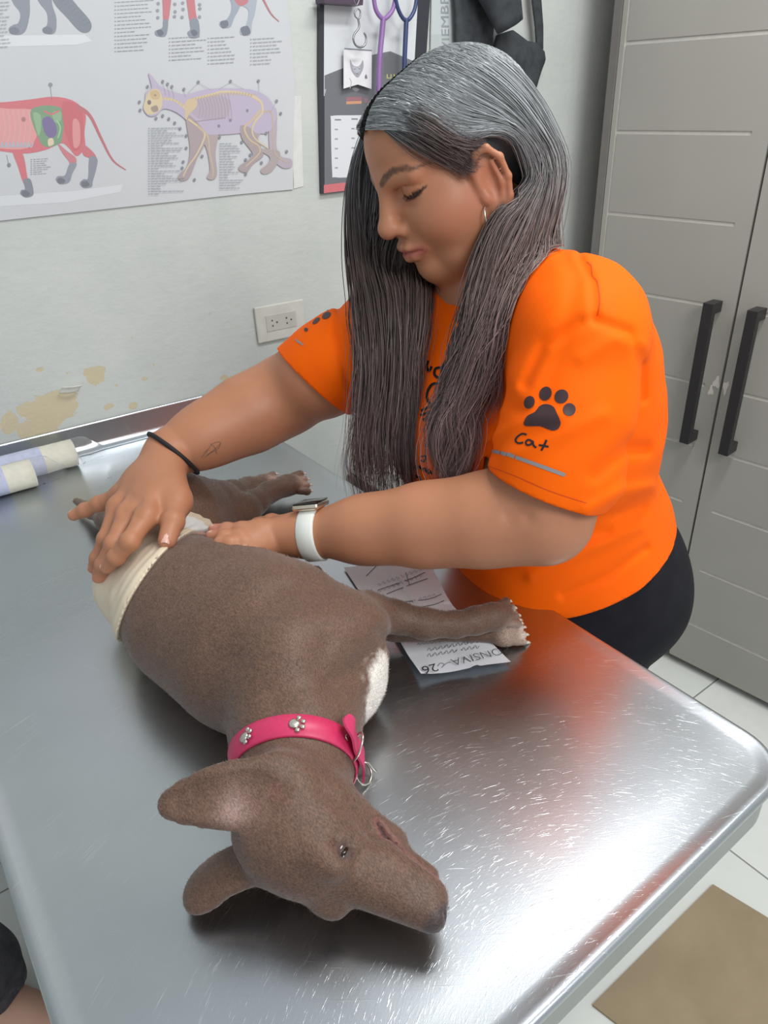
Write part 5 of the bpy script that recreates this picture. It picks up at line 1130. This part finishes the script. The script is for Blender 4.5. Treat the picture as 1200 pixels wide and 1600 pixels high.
# ---- watch, hair tie, earring, tattoo
def arm_ring(c, ax, sdf, n, off, start=0.09):
    ax = unit(ax); u = unit(np.cross(ax, [0.1, 0.2, 1])); v = np.cross(ax, u); th = np.linspace(0, 2*PI, n, endpoint=False); D = np.cos(th)[:, None]*u+np.sin(th)[:, None]*v
    P, ok = cast(sdf, c+D*start, -D, 0, start-0.01, 70); r = np.linalg.norm(P-c, axis=1); k_ = np.ones(7)/7; r = np.convolve(np.concatenate([r[-3:], r, r[:3]]), k_, 'valid'); return D, r+off
fax = unit(wrL-elL); armonly = SDF(); armonly.chain([(elL, 0.0445), (lerp(elL, wrL, 0.30), 0.0455), (lerp(elL, wrL, 0.62), 0.0375), (lerp(elL, wrL, 0.86), 0.0295), (wrL, 0.0275)], 0.02); armonly.cap(wrL, wrL+fax*0.05, 0.0275, 0.025, 0.01)
wc = lerp(elL, wrL, 0.985); W2 = 0.0112
wroot = empty('wristwatch', wc, 'smartwatch with a white band and dark square face on the near wrist', 'watch')
D1, r1 = arm_ring(wc, fax, armonly.eval, 64, 0.0)
V = []; 
for s_, e_ in ((-1, 0.0005), (-0.8, 0.0024), (0.8, 0.0024), (1, 0.0005), (0.9, -0.0005), (-0.9, -0.0005)): V.append(wc+fax*W2*s_+D1*(r1+e_)[:, None])
V = np.concatenate(V); F = [(i*64+k, i*64+(k+1) % 64, ((i+1) % 6)*64+(k+1) % 64, ((i+1) % 6)*64+k) for i in range(6) for k in range(64)]
o = pydata('band', V, F, plain('watch_band', '#d9ddd6', 0.45, nz=0.02), wroot); bm = bmesh.new(); bm.from_mesh(o.data); bmesh.ops.recalc_face_normals(bm, faces=bm.faces); bm.to_mesh(o.data); bm.free()
upd = unit(UP*0.95-fw*0.1+np.array([0, 0, 0.2])); upd = unit(upd-fax*(upd @ fax)); i_ = np.argmax(D1 @ upd); sp = wc+D1[i_]*(r1[i_]+0.004); sd2 = np.cross(fax, D1[i_])
WM = Matrix(((fax[0], sd2[0], D1[i_][0], sp[0]), (fax[1], sd2[1], D1[i_][1], sp[1]), (fax[2], sd2[2], D1[i_][2], sp[2]), (0, 0, 0, 1)))
cs = box('case', (-0.0165, -0.019, -0.0045), (0.0165, 0.019, 0.0035), plain('watch_case', '#d2c7b4', 0.25, 0.9), wroot, 0.0035, WM, True)
box('screen', (-0.015, -0.0175, 0.003), (0.015, 0.0175, 0.0048), plain('watch_glass', '#15161a', 0.08), wroot, 0.0014, WM, True)
wa, wb = Pd(224, 699, 0.93), Pd(297, 728, 0.93); hc = Pd(259, 712, 0.945); hax = unit(wrR-elR); hax = unit(hax+0.0*hax)
D2, r2 = arm_ring(lerp(elR, wrR, 0.985), unit(np.cross(unit(wb-wa), fw)*np.sign(np.cross(unit(wb-wa), fw) @ hax)*0.7+hax*0.6), wsdf, 48, 0.0022, 0.08)
ht = tube('hair_tie', lerp(elR, wrR, 0.985)+D2*r2[:, None], 0.0030, plain('elastic_black', '#1d1a1c', 0.75, bump=0.3, sc=500), None, 10, True)
tag(ht, 'black elastic hair tie worn on the wrist of the hand pressing the bandage', 'hair tie')
# earring
ec = Hd(0.002, 0.083, -0.043); lob = Hd(-0.002, 0.080, -0.058)
er = empty('hoop_earring', lob, 'thin silver hoop earring hanging from the ear lobe of the woman', 'earring')
t = np.linspace(0, 2*PI, 40, endpoint=False); ce = Pd(767, 334, (lob-CAM) @ fw-0.002); a1 = unit(UP); a2 = unit(RT*0.62+fw*0.78)
tube('hoop', ce+np.cos(t)[:, None]*a1*0.0138+np.sin(t)[:, None]*a2*0.0120, 0.00075, plain('silver', '#d6d2cc', 0.15, 1.0), er, 8, True)
bm = bmesh.new(); bmesh.ops.create_uvsphere(bm, u_segments=12, v_segments=8, radius=0.0016, matrix=Matrix.Translation(ce+a1*0.0138)); from_bm('stud', bm, plain('silver', '#d6d2cc', 0.15, 1.0), er, True)
# faint tattoo on the right forearm
st = []
for pts in ([(312, 716), (322, 706), (332, 692), (346, 689), (343, 700), (330, 708), (318, 716)], [(322, 712), (336, 702), (348, 690)], [(328, 692), (336, 698), (340, 710)], [(316, 708), (326, 700)]): st += stroke2(pts, 1.1, 5)
decal('tattoo', st, lambda uv: np.array([Pd(x, y, 0.80) for x, y in uv]), wsdf, unit(ray(330, 703)), plain('tattoo_ink', '#7c5f50', 0.5), pbody, 0.0003, 0.004*FPX/0.8)

# ---- hair
def sheet_guides(gs, ns=36):
    return np.array([catmull(g, 6) if False else resamp(catmull(g, 8), ns) for g in gs])
def resamp(P, n):
    s_ = np.concatenate([[0], np.cumsum(np.linalg.norm(np.diff(P, axis=0), axis=1))]); t = np.linspace(0, s_[-1], n); return np.stack([np.interp(t, s_, P[:, i]) for i in range(3)], 1)
def PX(*a): return [Pd(*p) for p in a]
NS = 40
near_g = sheet_guides([
    [Hd(.070, .006, .074), Hd(.056, .045, .062), Hd(.034, .069, .042), Hd(.010, .082, .032), Hd(-.014, .088, .028), Hd(-.034, .091, .014), Hd(-.040, .091, -.014), Hd(-.036, .089, -.044)]+PX((774, 355, .765), (750, 425, .772), (735, 500, .785), (722, 585, .80), (690, 645, .81), (684, 700, .82), (692, 752, .825)),
    [Hd(.040, .005, .092), Hd(.028, .052, .078), Hd(.006, .078, .050), Hd(-.020, .088, .032), Hd(-.042, .093, .008), Hd(-.048, .090, -.038)]+PX((790, 370, .760), (765, 440, .765), (742, 510, .775), (722, 590, .79), (696, 650, .80), (696, 700, .81), (712, 748, .815)),
    [Hd(.000, .004, .108), Hd(-.012, .052, .094), Hd(-.034, .080, .055), Hd(-.052, .090, .010), Hd(-.058, .088, -.040)]+PX((828, 370, .775), (808, 435, .765), (772, 510, .768), (742, 590, .78), (718, 645, .79), (716, 692, .80), (706, 742, .81)),
    [Hd(-.050, .004, .104), Hd(-.066, .048, .084), Hd(-.080, .070, .045), Hd(-.088, .074, .000), Hd(-.085, .074, -.050)]+PX((843, 370, .80), (838, 420, .785), (808, 480, .770), (768, 550, .770), (742, 610, .780), (738, 655, .788), (718, 715, .80)),
    [Hd(-.095, .004, .070), Hd(-.104, .036, .050), Hd(-.106, .052, .010), Hd(-.098, .056, -.035)]+PX((852, 345, .83), (850, 400, .81), (836, 450, .79), (798, 520, .775), (768, 575, .780), (772, 600, .782))], NS)
far_g = sheet_guides([
    [Hd(.072, -.004, .072)]+PX((578, 190, .838), (560, 240, .856), (551, 300, .866), (553, 370, .868), (563, 450, .858), (567, 560, .85), (560, 660, .865), (553, 730, .885), (566, 782, .90)),
    [Hd(.064, -.006, .080), Hd(.060, -.044, .066)]+PX((570, 240, .866), (562, 310, .874), (566, 400, .868), (580, 480, .845), (585, 580, .84), (578, 680, .865), (584, 778, .895)),
    [Hd(.040, -.006, .093), Hd(.030, -.056, .076), Hd(.022, -.084, .040), Hd(.018, -.092, -.010)]+PX((600, 400, .88), (612, 480, .845), (614, 580, .84), (608, 690, .865), (612, 775, .89)),
    [Hd(.000, -.006, .108), Hd(-.008, -.058, .092), Hd(-.014, -.088, .048), Hd(-.012, -.094, -.020)]+PX((640, 420, .875), (645, 500, .835), (642, 590, .84), (640, 690, .86), (642, 768, .88)),
    [Hd(-.050, -.006, .104), Hd(-.060, -.056, .082), Hd(-.066, -.080, .040), Hd(-.050, -.084, -.030)]+PX((666, 440, .875), (658, 500, .835), (644, 570, .835), (640, 650, .85), (645, 735, .865))], NS)
def strands(G, n, seed, wave, fray, clumps=46, endm=0.96, ends=0.06, cl_=0.75):
    rg = np.random.default_rng(seed); m_ = len(G)-1
    cu = np.sort(rg.random(clumps)); u = rg.random(n); ci = np.argmin(np.abs(u[:, None]-cu[None]), 1); cc_ = cu[ci]
    t = np.linspace(0, 1, NS)[None]; cl = cl_*smooth01((t-0.15)/0.6)
    U = (u[:, None]*(1-cl)+cc_[:, None]*cl)*m_; U = np.clip(U, 0, m_-1e-6); i = U.astype(int); f = U-i; k = np.arange(NS)[None].repeat(n, 0)
    g = lambda q: G[np.clip(q, 0, m_), k]
    p0, p1, p2, p3 = g(i-1), g(i), g(i+1), g(i+2); f = f[..., None]
    P = 0.5*((2*p1)+(-p0+p2)*f+(2*p0-5*p1+4*p2-p3)*f*f+(-p0+3*p1-3*p2+p3)*f**3)
    T_ = np.gradient(P, axis=1); T_ /= np.linalg.norm(T_, axis=2)[..., None]+1e-9
    A1 = np.cross(T_, fw); A1 /= np.linalg.norm(A1, axis=2)[..., None]+1e-9; B1 = np.cross(T_, A1)
    ph = rg.random((clumps, 2))*6.28; am = rg.random((clumps, 2))*0.8+0.3; tt = t[..., None][..., 0]
    w_ = smooth01((tt-0.30)/0.6)*wave; fr = rg.uniform(2.2, 3.6, clumps)
    P = P+A1*(np.sin(tt*fr[ci][:, None]*6.28+ph[ci, 0][:, None])*am[ci, 0][:, None]*w_)[..., None]+B1*(np.cos(tt*fr[ci][:, None]*5.1+ph[ci, 1][:, None])*am[ci, 1][:, None]*w_)[..., None]
    jit = rg.normal(0, 1, (n, 2)); j2 = rg.normal(0, 1, (n, 2)); sp = 0.0009+0.0050*smooth01((tt-0.12)/0.4)*(1-0.55*smooth01((tt-0.6)/0.4))
    P = P+A1*(jit[:, :1]*sp)[..., None]+B1*(jit[:, 1:]*sp*0.9)[..., None]+A1*(j2[:, :1]*fray*tt**3)[..., None]+B1*(j2[:, 1:]*fray*tt**3)[..., None]
    end = np.clip(rg.normal(endm, ends, n), 0.66, 1.0); ti = np.linspace(0, 1, NS)[None]*end[:, None]*(NS-1); a_ = np.clip(ti.astype(int), 0, NS-2); ff = (ti-a_)[..., None]; r_ = np.arange(n)[:, None]
    P = P[r_, a_]*(1-ff)+P[r_, a_+1]*ff
    return P, rg, ci
coll = SDF(); coll.ops = list(W_.ops)
def push(P, off, it=2):
    sh = P.shape; Q = P.reshape(-1, 3).copy()
    for _ in range(it):
        for fn_, mg in ((head_sdf.eval, off), (full.eval, off*0.7)):
            d = fn_(Q); b = d < mg.ravel() if np.ndim(mg) else d < mg
            if b.any(): g_ = grad(fn_, Q[b], 0.0015); Q[b] += g_*((mg.ravel()[b] if np.ndim(mg) else mg)-d[b])[:, None]
    return Q.reshape(sh)
head_sdf = SDF(); head_sdf.ops = [o for o in W_.ops if o[4] is not None and np.linalg.norm(o[4]-HO) < 0.16 and o[3] == 'u']
near_g = push(near_g, 0.004); far_g = push(far_g, 0.004)
def hair_mesh(name, P, rg, wd, mat, parent, colf, seg=3):
    n, ns, _ = P.shape; T_ = np.gradient(P, axis=1); T_ /= np.linalg.norm(T_, axis=2)[..., None]+1e-9; A1 = np.cross(T_, fw); A1 /= np.linalg.norm(A1, axis=2)[..., None]+1e-9; B1 = np.cross(T_, A1)
    r = rg.uniform(*wd, (n, 1))*(1-0.75*np.linspace(0, 1, ns)[None]**4); th = np.arange(seg)*2*PI/seg
    V = P[:, :, None]+r[..., None, None]*(np.cos(th)[None, None, :, None]*A1[:, :, None]+np.sin(th)[None, None, :, None]*B1[:, :, None])
    V = V.reshape(-1, 3); base = (np.arange(n)[:, None, None]*ns+np.arange(ns-1)[None, :, None])*seg+np.arange(seg)[None, None]; nx = base-np.arange(seg)[None, None]+(np.arange(seg)[None, None]+1) % seg
    F = np.stack([base, nx, nx+seg, base+seg], -1).reshape(-1, 4); C_ = np.repeat(colf(P, rg).reshape(-1, 3), seg, 0); return pydata(name, V, F, mat, parent, True, C_)
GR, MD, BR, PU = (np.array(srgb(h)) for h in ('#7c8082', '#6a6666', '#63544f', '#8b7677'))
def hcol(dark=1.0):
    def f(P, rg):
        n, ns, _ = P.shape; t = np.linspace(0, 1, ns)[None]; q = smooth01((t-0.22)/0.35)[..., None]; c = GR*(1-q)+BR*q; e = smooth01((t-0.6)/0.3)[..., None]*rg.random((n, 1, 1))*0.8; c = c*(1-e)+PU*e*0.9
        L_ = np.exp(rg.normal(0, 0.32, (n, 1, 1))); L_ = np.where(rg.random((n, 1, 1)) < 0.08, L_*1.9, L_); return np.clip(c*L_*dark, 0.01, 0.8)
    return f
m = N('hair_strand'); m.set(Base_Color=m.attr(), Roughness=0.34, Specular_IOR_Level=0.55); HAIR = m.m
hb = SDF(); hb.frame(HO, HB, hs); hb.ell((-0.020, 0, 0.032), (0.097, 0.079, 0.080), k=0); hb.cap((-0.045, 0.0, 0.00), (-0.060, 0, -0.085), 0.058, 0.050, 0.03); hb.frame()
hn_ = unit([0.074, 0, -0.064])
hb.plane(Hd(0.066, 0, 0.082), HB @ hn_, 0.003)
for s_ in (1, -1): hb.ell(Hd(-0.006, s_*0.088, -0.022), (0.027, 0.020, 0.034), R=HB, k=0.006, m='s')
for g_, idx, r0 in ((near_g, (1, 2, 3), 0.0115), (far_g, (1, 2, 3), 0.0115)):
    for i in idx:
        P_ = g_[i][10:35:2] if g_ is near_g else g_[i][12:30:2]; vv = unit(np.cross(P_[-1]-P_[0], RT))
        rr_ = np.interp(np.linspace(0, 1, len(P_)), [0, 0.25, 0.7, 1], [r0*0.6, r0, r0*0.75, 0.003])
        for a in range(len(P_)-1): hb.cap(P_[a]+fw*0.010, P_[a+1]+fw*0.010, rr_[a], rr_[a+1], 0.012)
n0 = len(hb.ops)
hb.fn(lambda P: 0.0018*np.sin(vnoise(P, 30)*3+((P-HO) @ RT)*420)*smooth01((HO[2]+0.02-P[:, 2])/0.1))
V, F = hb.mesh(0.0036, newton=1)
zc = smooth01((Pd(700, 200, 0.8)[2]-V[:, 2])/0.16)[:, None]; Cb = np.array(srgb('#505456'))*(1-zc)+np.array(srgb('#362b2a'))*zc
m = N('hair_depth'); m.set(Base_Color=m.attr(), Roughness=0.95, Specular_IOR_Level=0.1); base_h = pydata('hair', V, F, m.m, wr_, True, Cb); base_h['label'] = 'long straight hair, silver grey on top turning brown with faint pink at the ends'
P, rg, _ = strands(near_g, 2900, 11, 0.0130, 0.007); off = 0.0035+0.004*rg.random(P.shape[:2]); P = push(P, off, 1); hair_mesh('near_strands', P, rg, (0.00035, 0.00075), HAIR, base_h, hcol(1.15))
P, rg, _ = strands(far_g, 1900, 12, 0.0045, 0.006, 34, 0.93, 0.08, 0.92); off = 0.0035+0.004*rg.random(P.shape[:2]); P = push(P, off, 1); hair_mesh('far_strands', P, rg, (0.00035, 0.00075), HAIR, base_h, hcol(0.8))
tmp_g = push(sheet_guides([
    [Hd(.066, .010, .078), Hd(.062, .032, .066), Hd(.050, .054, .046), Hd(.036, .068, .024), Hd(.026, .076, .002)],
    [Hd(.060, .012, .082), Hd(.052, .040, .068), Hd(.038, .062, .044), Hd(.024, .076, .020), Hd(.014, .083, .006)],
    [Hd(.052, .012, .088), Hd(.040, .048, .068), Hd(.024, .072, .044), Hd(.010, .083, .030), Hd(-.004, .088, .024)]], NS), 0.002)
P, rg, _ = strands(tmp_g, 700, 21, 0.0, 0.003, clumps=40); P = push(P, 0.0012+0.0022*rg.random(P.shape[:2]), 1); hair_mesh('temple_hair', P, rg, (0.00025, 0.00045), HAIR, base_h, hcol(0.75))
# eyelashes
for s_ in (1, -1):
    VV = []; FF = []; 
    for a in np.linspace(0, 1, 26):
        yy = 0.0185+0.035*a; zz = np.interp(a, [0, .22, .48, .75, 1], [0.0060, 0.0038, 0.0034, 0.0048, 0.0090]); st_ = Hd(0.12, s_*yy, zz); P0_, ok = cast(wsdf, st_[None], -Fh, 0, 0.09, 60)
        if not ok[0]: continue
        b0 = P0_[0]; dd_ = unit(HB @ np.array([0.9, s_*(a-0.35)*0.9, -0.55])); tp = catmull([b0, b0+dd_*0.0028, b0+dd_*0.0055+Uh*0.0012], 3); v_, f_ = tube_geo(tp, np.linspace(0.00022, 0.00006, len(tp)), 4); o_ = len(VV)*0+sum(len(x) for x in VV); VV.append(v_); FF += [tuple(i+o_ for i in q) for q in f_]
    if VV: pydata('eyelashes', np.concatenate(VV), FF, plain('lash_black', '#1a1311', 0.6), pbody)
# fine loose hairs
P, rg, _ = strands(far_g[:2], 60, 15, 0.006, 0.018, clumps=30); P = P-RT*0.004; hair_mesh('loose_hairs', P, rg, (0.00022, 0.0004), HAIR, base_h, hcol(1.1))

# ================================================================== ON THE TABLE
# bandage rolls in clear film
ROLL = plain('roll_cream', '#e3e0cf', 0.7, bump=0.2, sc=120); BLU = plain('roll_print', '#c0c6df', 0.5, nz=0.12, sc=60)
film = N('clear_film'); film.set(Base_Color=(1, 1, 1), Roughness=0.12, Transmission_Weight=0.95, IOR=1.03); film.bump(film.noise(90, 4), 0.5, 0.002)
for i, (px, py, ln, lab) in enumerate(((116, 706, 0.30, 'cream bandage roll in clear film nearest the rear lip of the steel table'), (52, 738, 0.24, 'cream bandage roll in clear film in front of the other, shorter in view'))):
    e = Pz(px, py, T+0.0255); rt_ = empty('bandage_roll', e, lab, 'bandage roll')
    V, F = tube_geo([e+np.array([q*ln*-1, 0.0, 0]) for q in np.linspace(0, 1, 14)], 0.0235, 30); pydata('roll', V, F, ROLL, rt_)
    xs = np.linspace(0.055 if i == 0 else 0.045, ln-0.02, 10); V, F = tube_geo([e+np.array([-x, 0, 0]) for x in xs], 0.0239, 30, caps=False); pydata('printed_sleeve', V, F, BLU, rt_)
    P = [e+np.array([x, 0, 0]) for x in (-ln, -ln*0.6, -0.08, -0.02, 0.004, 0.014, 0.03, 0.05)]; P[-1] = P[-1]+np.array([0, 0, -0.012]); P[-2] = P[-2]+np.array([0, 0, -0.006])
    V, F = tube_geo(catmull(P, 4), np.interp(np.linspace(0, 1, 29), [0, 0.6, 0.75, 1], [0.0249, 0.0249, 0.0246, 0.009]), 30, caps=False); V = V+np.stack([vnoise(V, 60, a) for a in (1, 2, 3)], 1)*0.0006; V[:, 2] = np.maximum(V[:, 2], T+0.0008); pydata('film_wrap', V, F, film.m, rt_)
# paper form under the dog's leg
def paper(name, px, label, zb, seed, shade):
    root = empty(name, Pz(*px[0], T), label, 'paper'); n = 26
    c = np.array([Pz(x, y, T)[:2] for x, y in px]); V = []; F = []
    for i in range(n+1):
        for j in range(n+1):
            u, v = i/n, j/n; p = (c[0]*(1-u)+c[1]*u)*(1-v)+(c[3]*(1-u)+c[2]*u)*v
            z = T+zb+0.0022*(1+vnoise(np.array([[u*3, v*3, seed]]), 1.0)[0])+0.006*max(0, v-0.72)*2+0.005*(max(0, 0.12-u)*4)+0.003*math.exp(-((u-0.5-0.1*v)/0.03)**2)
            V.append((p[0], p[1], z))
    for i in range(n):
        for j in range(n): F.append((i*(n+1)+j, (i+1)*(n+1)+j, (i+1)*(n+1)+j+1, i*(n+1)+j+1))
    o = pydata('sheet', V, F, shade, root); bm = bmesh.new(); bm.from_mesh(o.data); bmesh.ops.recalc_face_normals(bm, faces=bm.faces)
    if bm.faces[:][0].normal.z < 0: bmesh.ops.reverse_faces(bm, faces=bm.faces)
    bm.to_mesh(o.data); bm.free(); V = np.array(V)
    def zat(x, y): k = np.argmin((V[:, 0]-x)**2+(V[:, 1]-y)**2); return V[k, 2]
    return root, o, zat
PW = plain('paper_white', '#e7e9ee', 0.6, nz=0.01); PW2 = plain('paper_grey_white', '#dcdce0', 0.6, nz=0.02); INKP = plain('pen_ink', '#34343c', 0.6); INKL = plain('light_ink', '#8c8f9c', 0.6)
r1_, s1_, z1_ = paper('paper_form', [(537, 890), (665, 868), (712, 962), (600, 985)], 'written paper form lying farthest up the table under the forearm', 0.0008, 3.0, PW2)
r2_, s2_, z2_ = paper('paper_form', [(598, 965), (700, 945), (798, 1040), (658, 1064)], 'folded white paper form with large printed capitals under the front paws', 0.0022, 7.0, PW)
def ink(parts, zat, mat, parent, name='writing', wd=1.2):
    V = []; F = []
    for pts in parts:
        for q in stroke2(pts, wd, 3):
            b = len(V)
            for x, y in q: p = Pz(x, y, T+0.004); p = Pz(x, y, zat(p[0], p[1])+0.0006); V.append(p)
            F.append((b, b+1, b+2, b+3))
    pydata(name, V, F, mat, parent, False)
ln_ = [[(572, 900), (590, 882)], [(590, 922), (640, 905), (664, 894)], [(604, 928), (650, 910), (668, 904)], [(634, 894), (640, 914)], [(634, 940), (670, 936), (690, 928)], [(660, 948), (680, 944), (694, 938)]]
for l_ in ln_: ink([l_], z1_, INKP, s1_, 'pen_line', wd=0.9)
ink([[(590+i*7, 914+j*10-i*2.6), (592+i*7, 911+j*10-i*2.6), (594+i*7, 915+j*10-i*2.6), (596+i*7, 912+j*10-i*2.6)] for i in range(10) for j in range(2)]+[[(640+i*7, 941-i*2), (643+i*7, 938-i*2), (645+i*7, 941-i*2)] for i in range(6)], z1_, INKL, s1_, 'small_print', 0.6)
ink([[(652+i*6, 990+j*9-i*0.8), (654+i*6, 987+j*9-i*0.8), (657+i*6, 990+j*9-i*0.8)] for i in range(11) for j in range(3)]+[[(668+i*9, 1026+j*-9-i*1.6), (671+i*9, 1021+j*-9-i*1.6), (674+i*9, 1026+j*-9-i*1.6), (677+i*9, 1022+j*-9-i*1.6)] for i in range(9) for j in range(2)], z2_, INKL, s2_, 'small_print', 0.8)
ink([[(684, 1041), (688, 1036), (694, 1038), (690, 1043), (698, 1036), (704, 1035)]], z2_, INKL, s2_, 'handwriting', 1.2)
o0 = Pz(681, 1043, T+0.006); o1 = Pz(650, 1051, T+0.006); dxv = unit(o1-o0); dyv = unit(np.cross([0, 0, 1.0], dxv)); text_mesh('handwritten_number', '26', INKP, s2_, 0.019, Matrix(((dxv[0], dyv[0], 0, o0[0]), (dxv[1], dyv[1], 0, o0[1]), (0, 0, 1, T+0.0125), (0, 0, 0, 1))))
# printed capitals, upside down to the camera
o0 = Pz(793, 1014, T+0.0045); o1 = Pz(700, 1036, T+0.0045); dxv = unit(o1-o0); dyv = unit(np.cross([0, 0, 1.0], dxv)); 
text_mesh('printed_capitals', 'PONSIVA', INKP, s2_, 0.0178, off_=-0.0003, M=Matrix(((dxv[0], dyv[0], 0, o0[0]), (dxv[1], dyv[1], 0, o0[1]), (0, 0, 1, T+0.0095), (0, 0, 0, 1))))
# cable with a black plug at the table edge
cb = empty('power_cable', wp(549, 690), 'thin grey cable with a black plug hanging on the wall beside the hair', 'cable')
cp = [wp(620, 580, .004), wp(572, 655, .004), wp(549, 690, .006), wp(541, 722, .010), wp(548, 746, .014)]
tube('cord', catmull(cp, 8), 0.0022, plain('cord_grey', '#77787c', 0.5), cb, 8)
tube('plug', [wp(547, 742, .014), wp(553, 750, .016), wp(566, 760, .018), wp(592, 772, .018)], [0.008, 0.013, 0.013, 0.009], plain('plug_black', '#26262a', 0.5), cb, 14)
# someone else's leg at the lower left corner, beyond the table
pr2 = empty('person', (-0.17, 1.05, 0), 'second person cut off at the lower left corner, dark mottled trousers and a bare foot', 'person')
S = SDF(); c0_ = Pz(28, 1592, 0.045); c0_[2] = 0.045
S.chain([(np.array([-0.30, 1.16, 0.70]), 0.075), (np.array([-0.235, 1.10, 0.42]), 0.060), (np.array([-0.20, 1.075, 0.12]), 0.042), (np.array([-0.195, 1.07, 0.05]), 0.036)], 0.02)
S.cap((-0.195, 1.07, 0.045), (-0.11, 0.96, 0.028), 0.036, 0.032, 0.02); S.cap((-0.11, 0.96, 0.028), (-0.075, 0.90, 0.020), 0.032, 0.020, 0.02)
for k in range(5): a = np.array([-0.095+0.016*k-0.03, 0.905+0.012*(k-2)*1.0, 0.018]); S.cap(a, a+np.array([0.016, -0.030, -0.004]), 0.0105, 0.009, 0.006)
S.plane((0, 0, 0.001), (0, 0, -1), 0.003); V, F = S.mesh(0.005, newton=1); pydata('body', V, F, SKIN, pr2, True, np.tile(np.array(srgb('#c79c86')), (len(V), 1)))
S = SDF(); S.chain([(np.array([-0.30, 1.16, 0.75]), 0.095), (np.array([-0.235, 1.10, 0.42]), 0.080), (np.array([-0.20, 1.08, 0.13]), 0.068), (np.array([-0.20, 1.08, 0.085]), 0.070)], 0.02); S.fn(lambda P: -0.006*vnoise(P, 18)); S.plane((0, 0, 0.062), (0, 0, -1), 0.003)
V, F = S.mesh(0.007, newton=1); m = N('mottled_trousers'); m.set(Base_Color=m.ramp(m.noise(22, 5, 0.7), [(0.35, srgb('#35343a')), (0.55, srgb('#4d4b50')), (0.72, srgb('#75706f'))]), Roughness=0.85); pydata('trousers', V, F, m.m, pr2)
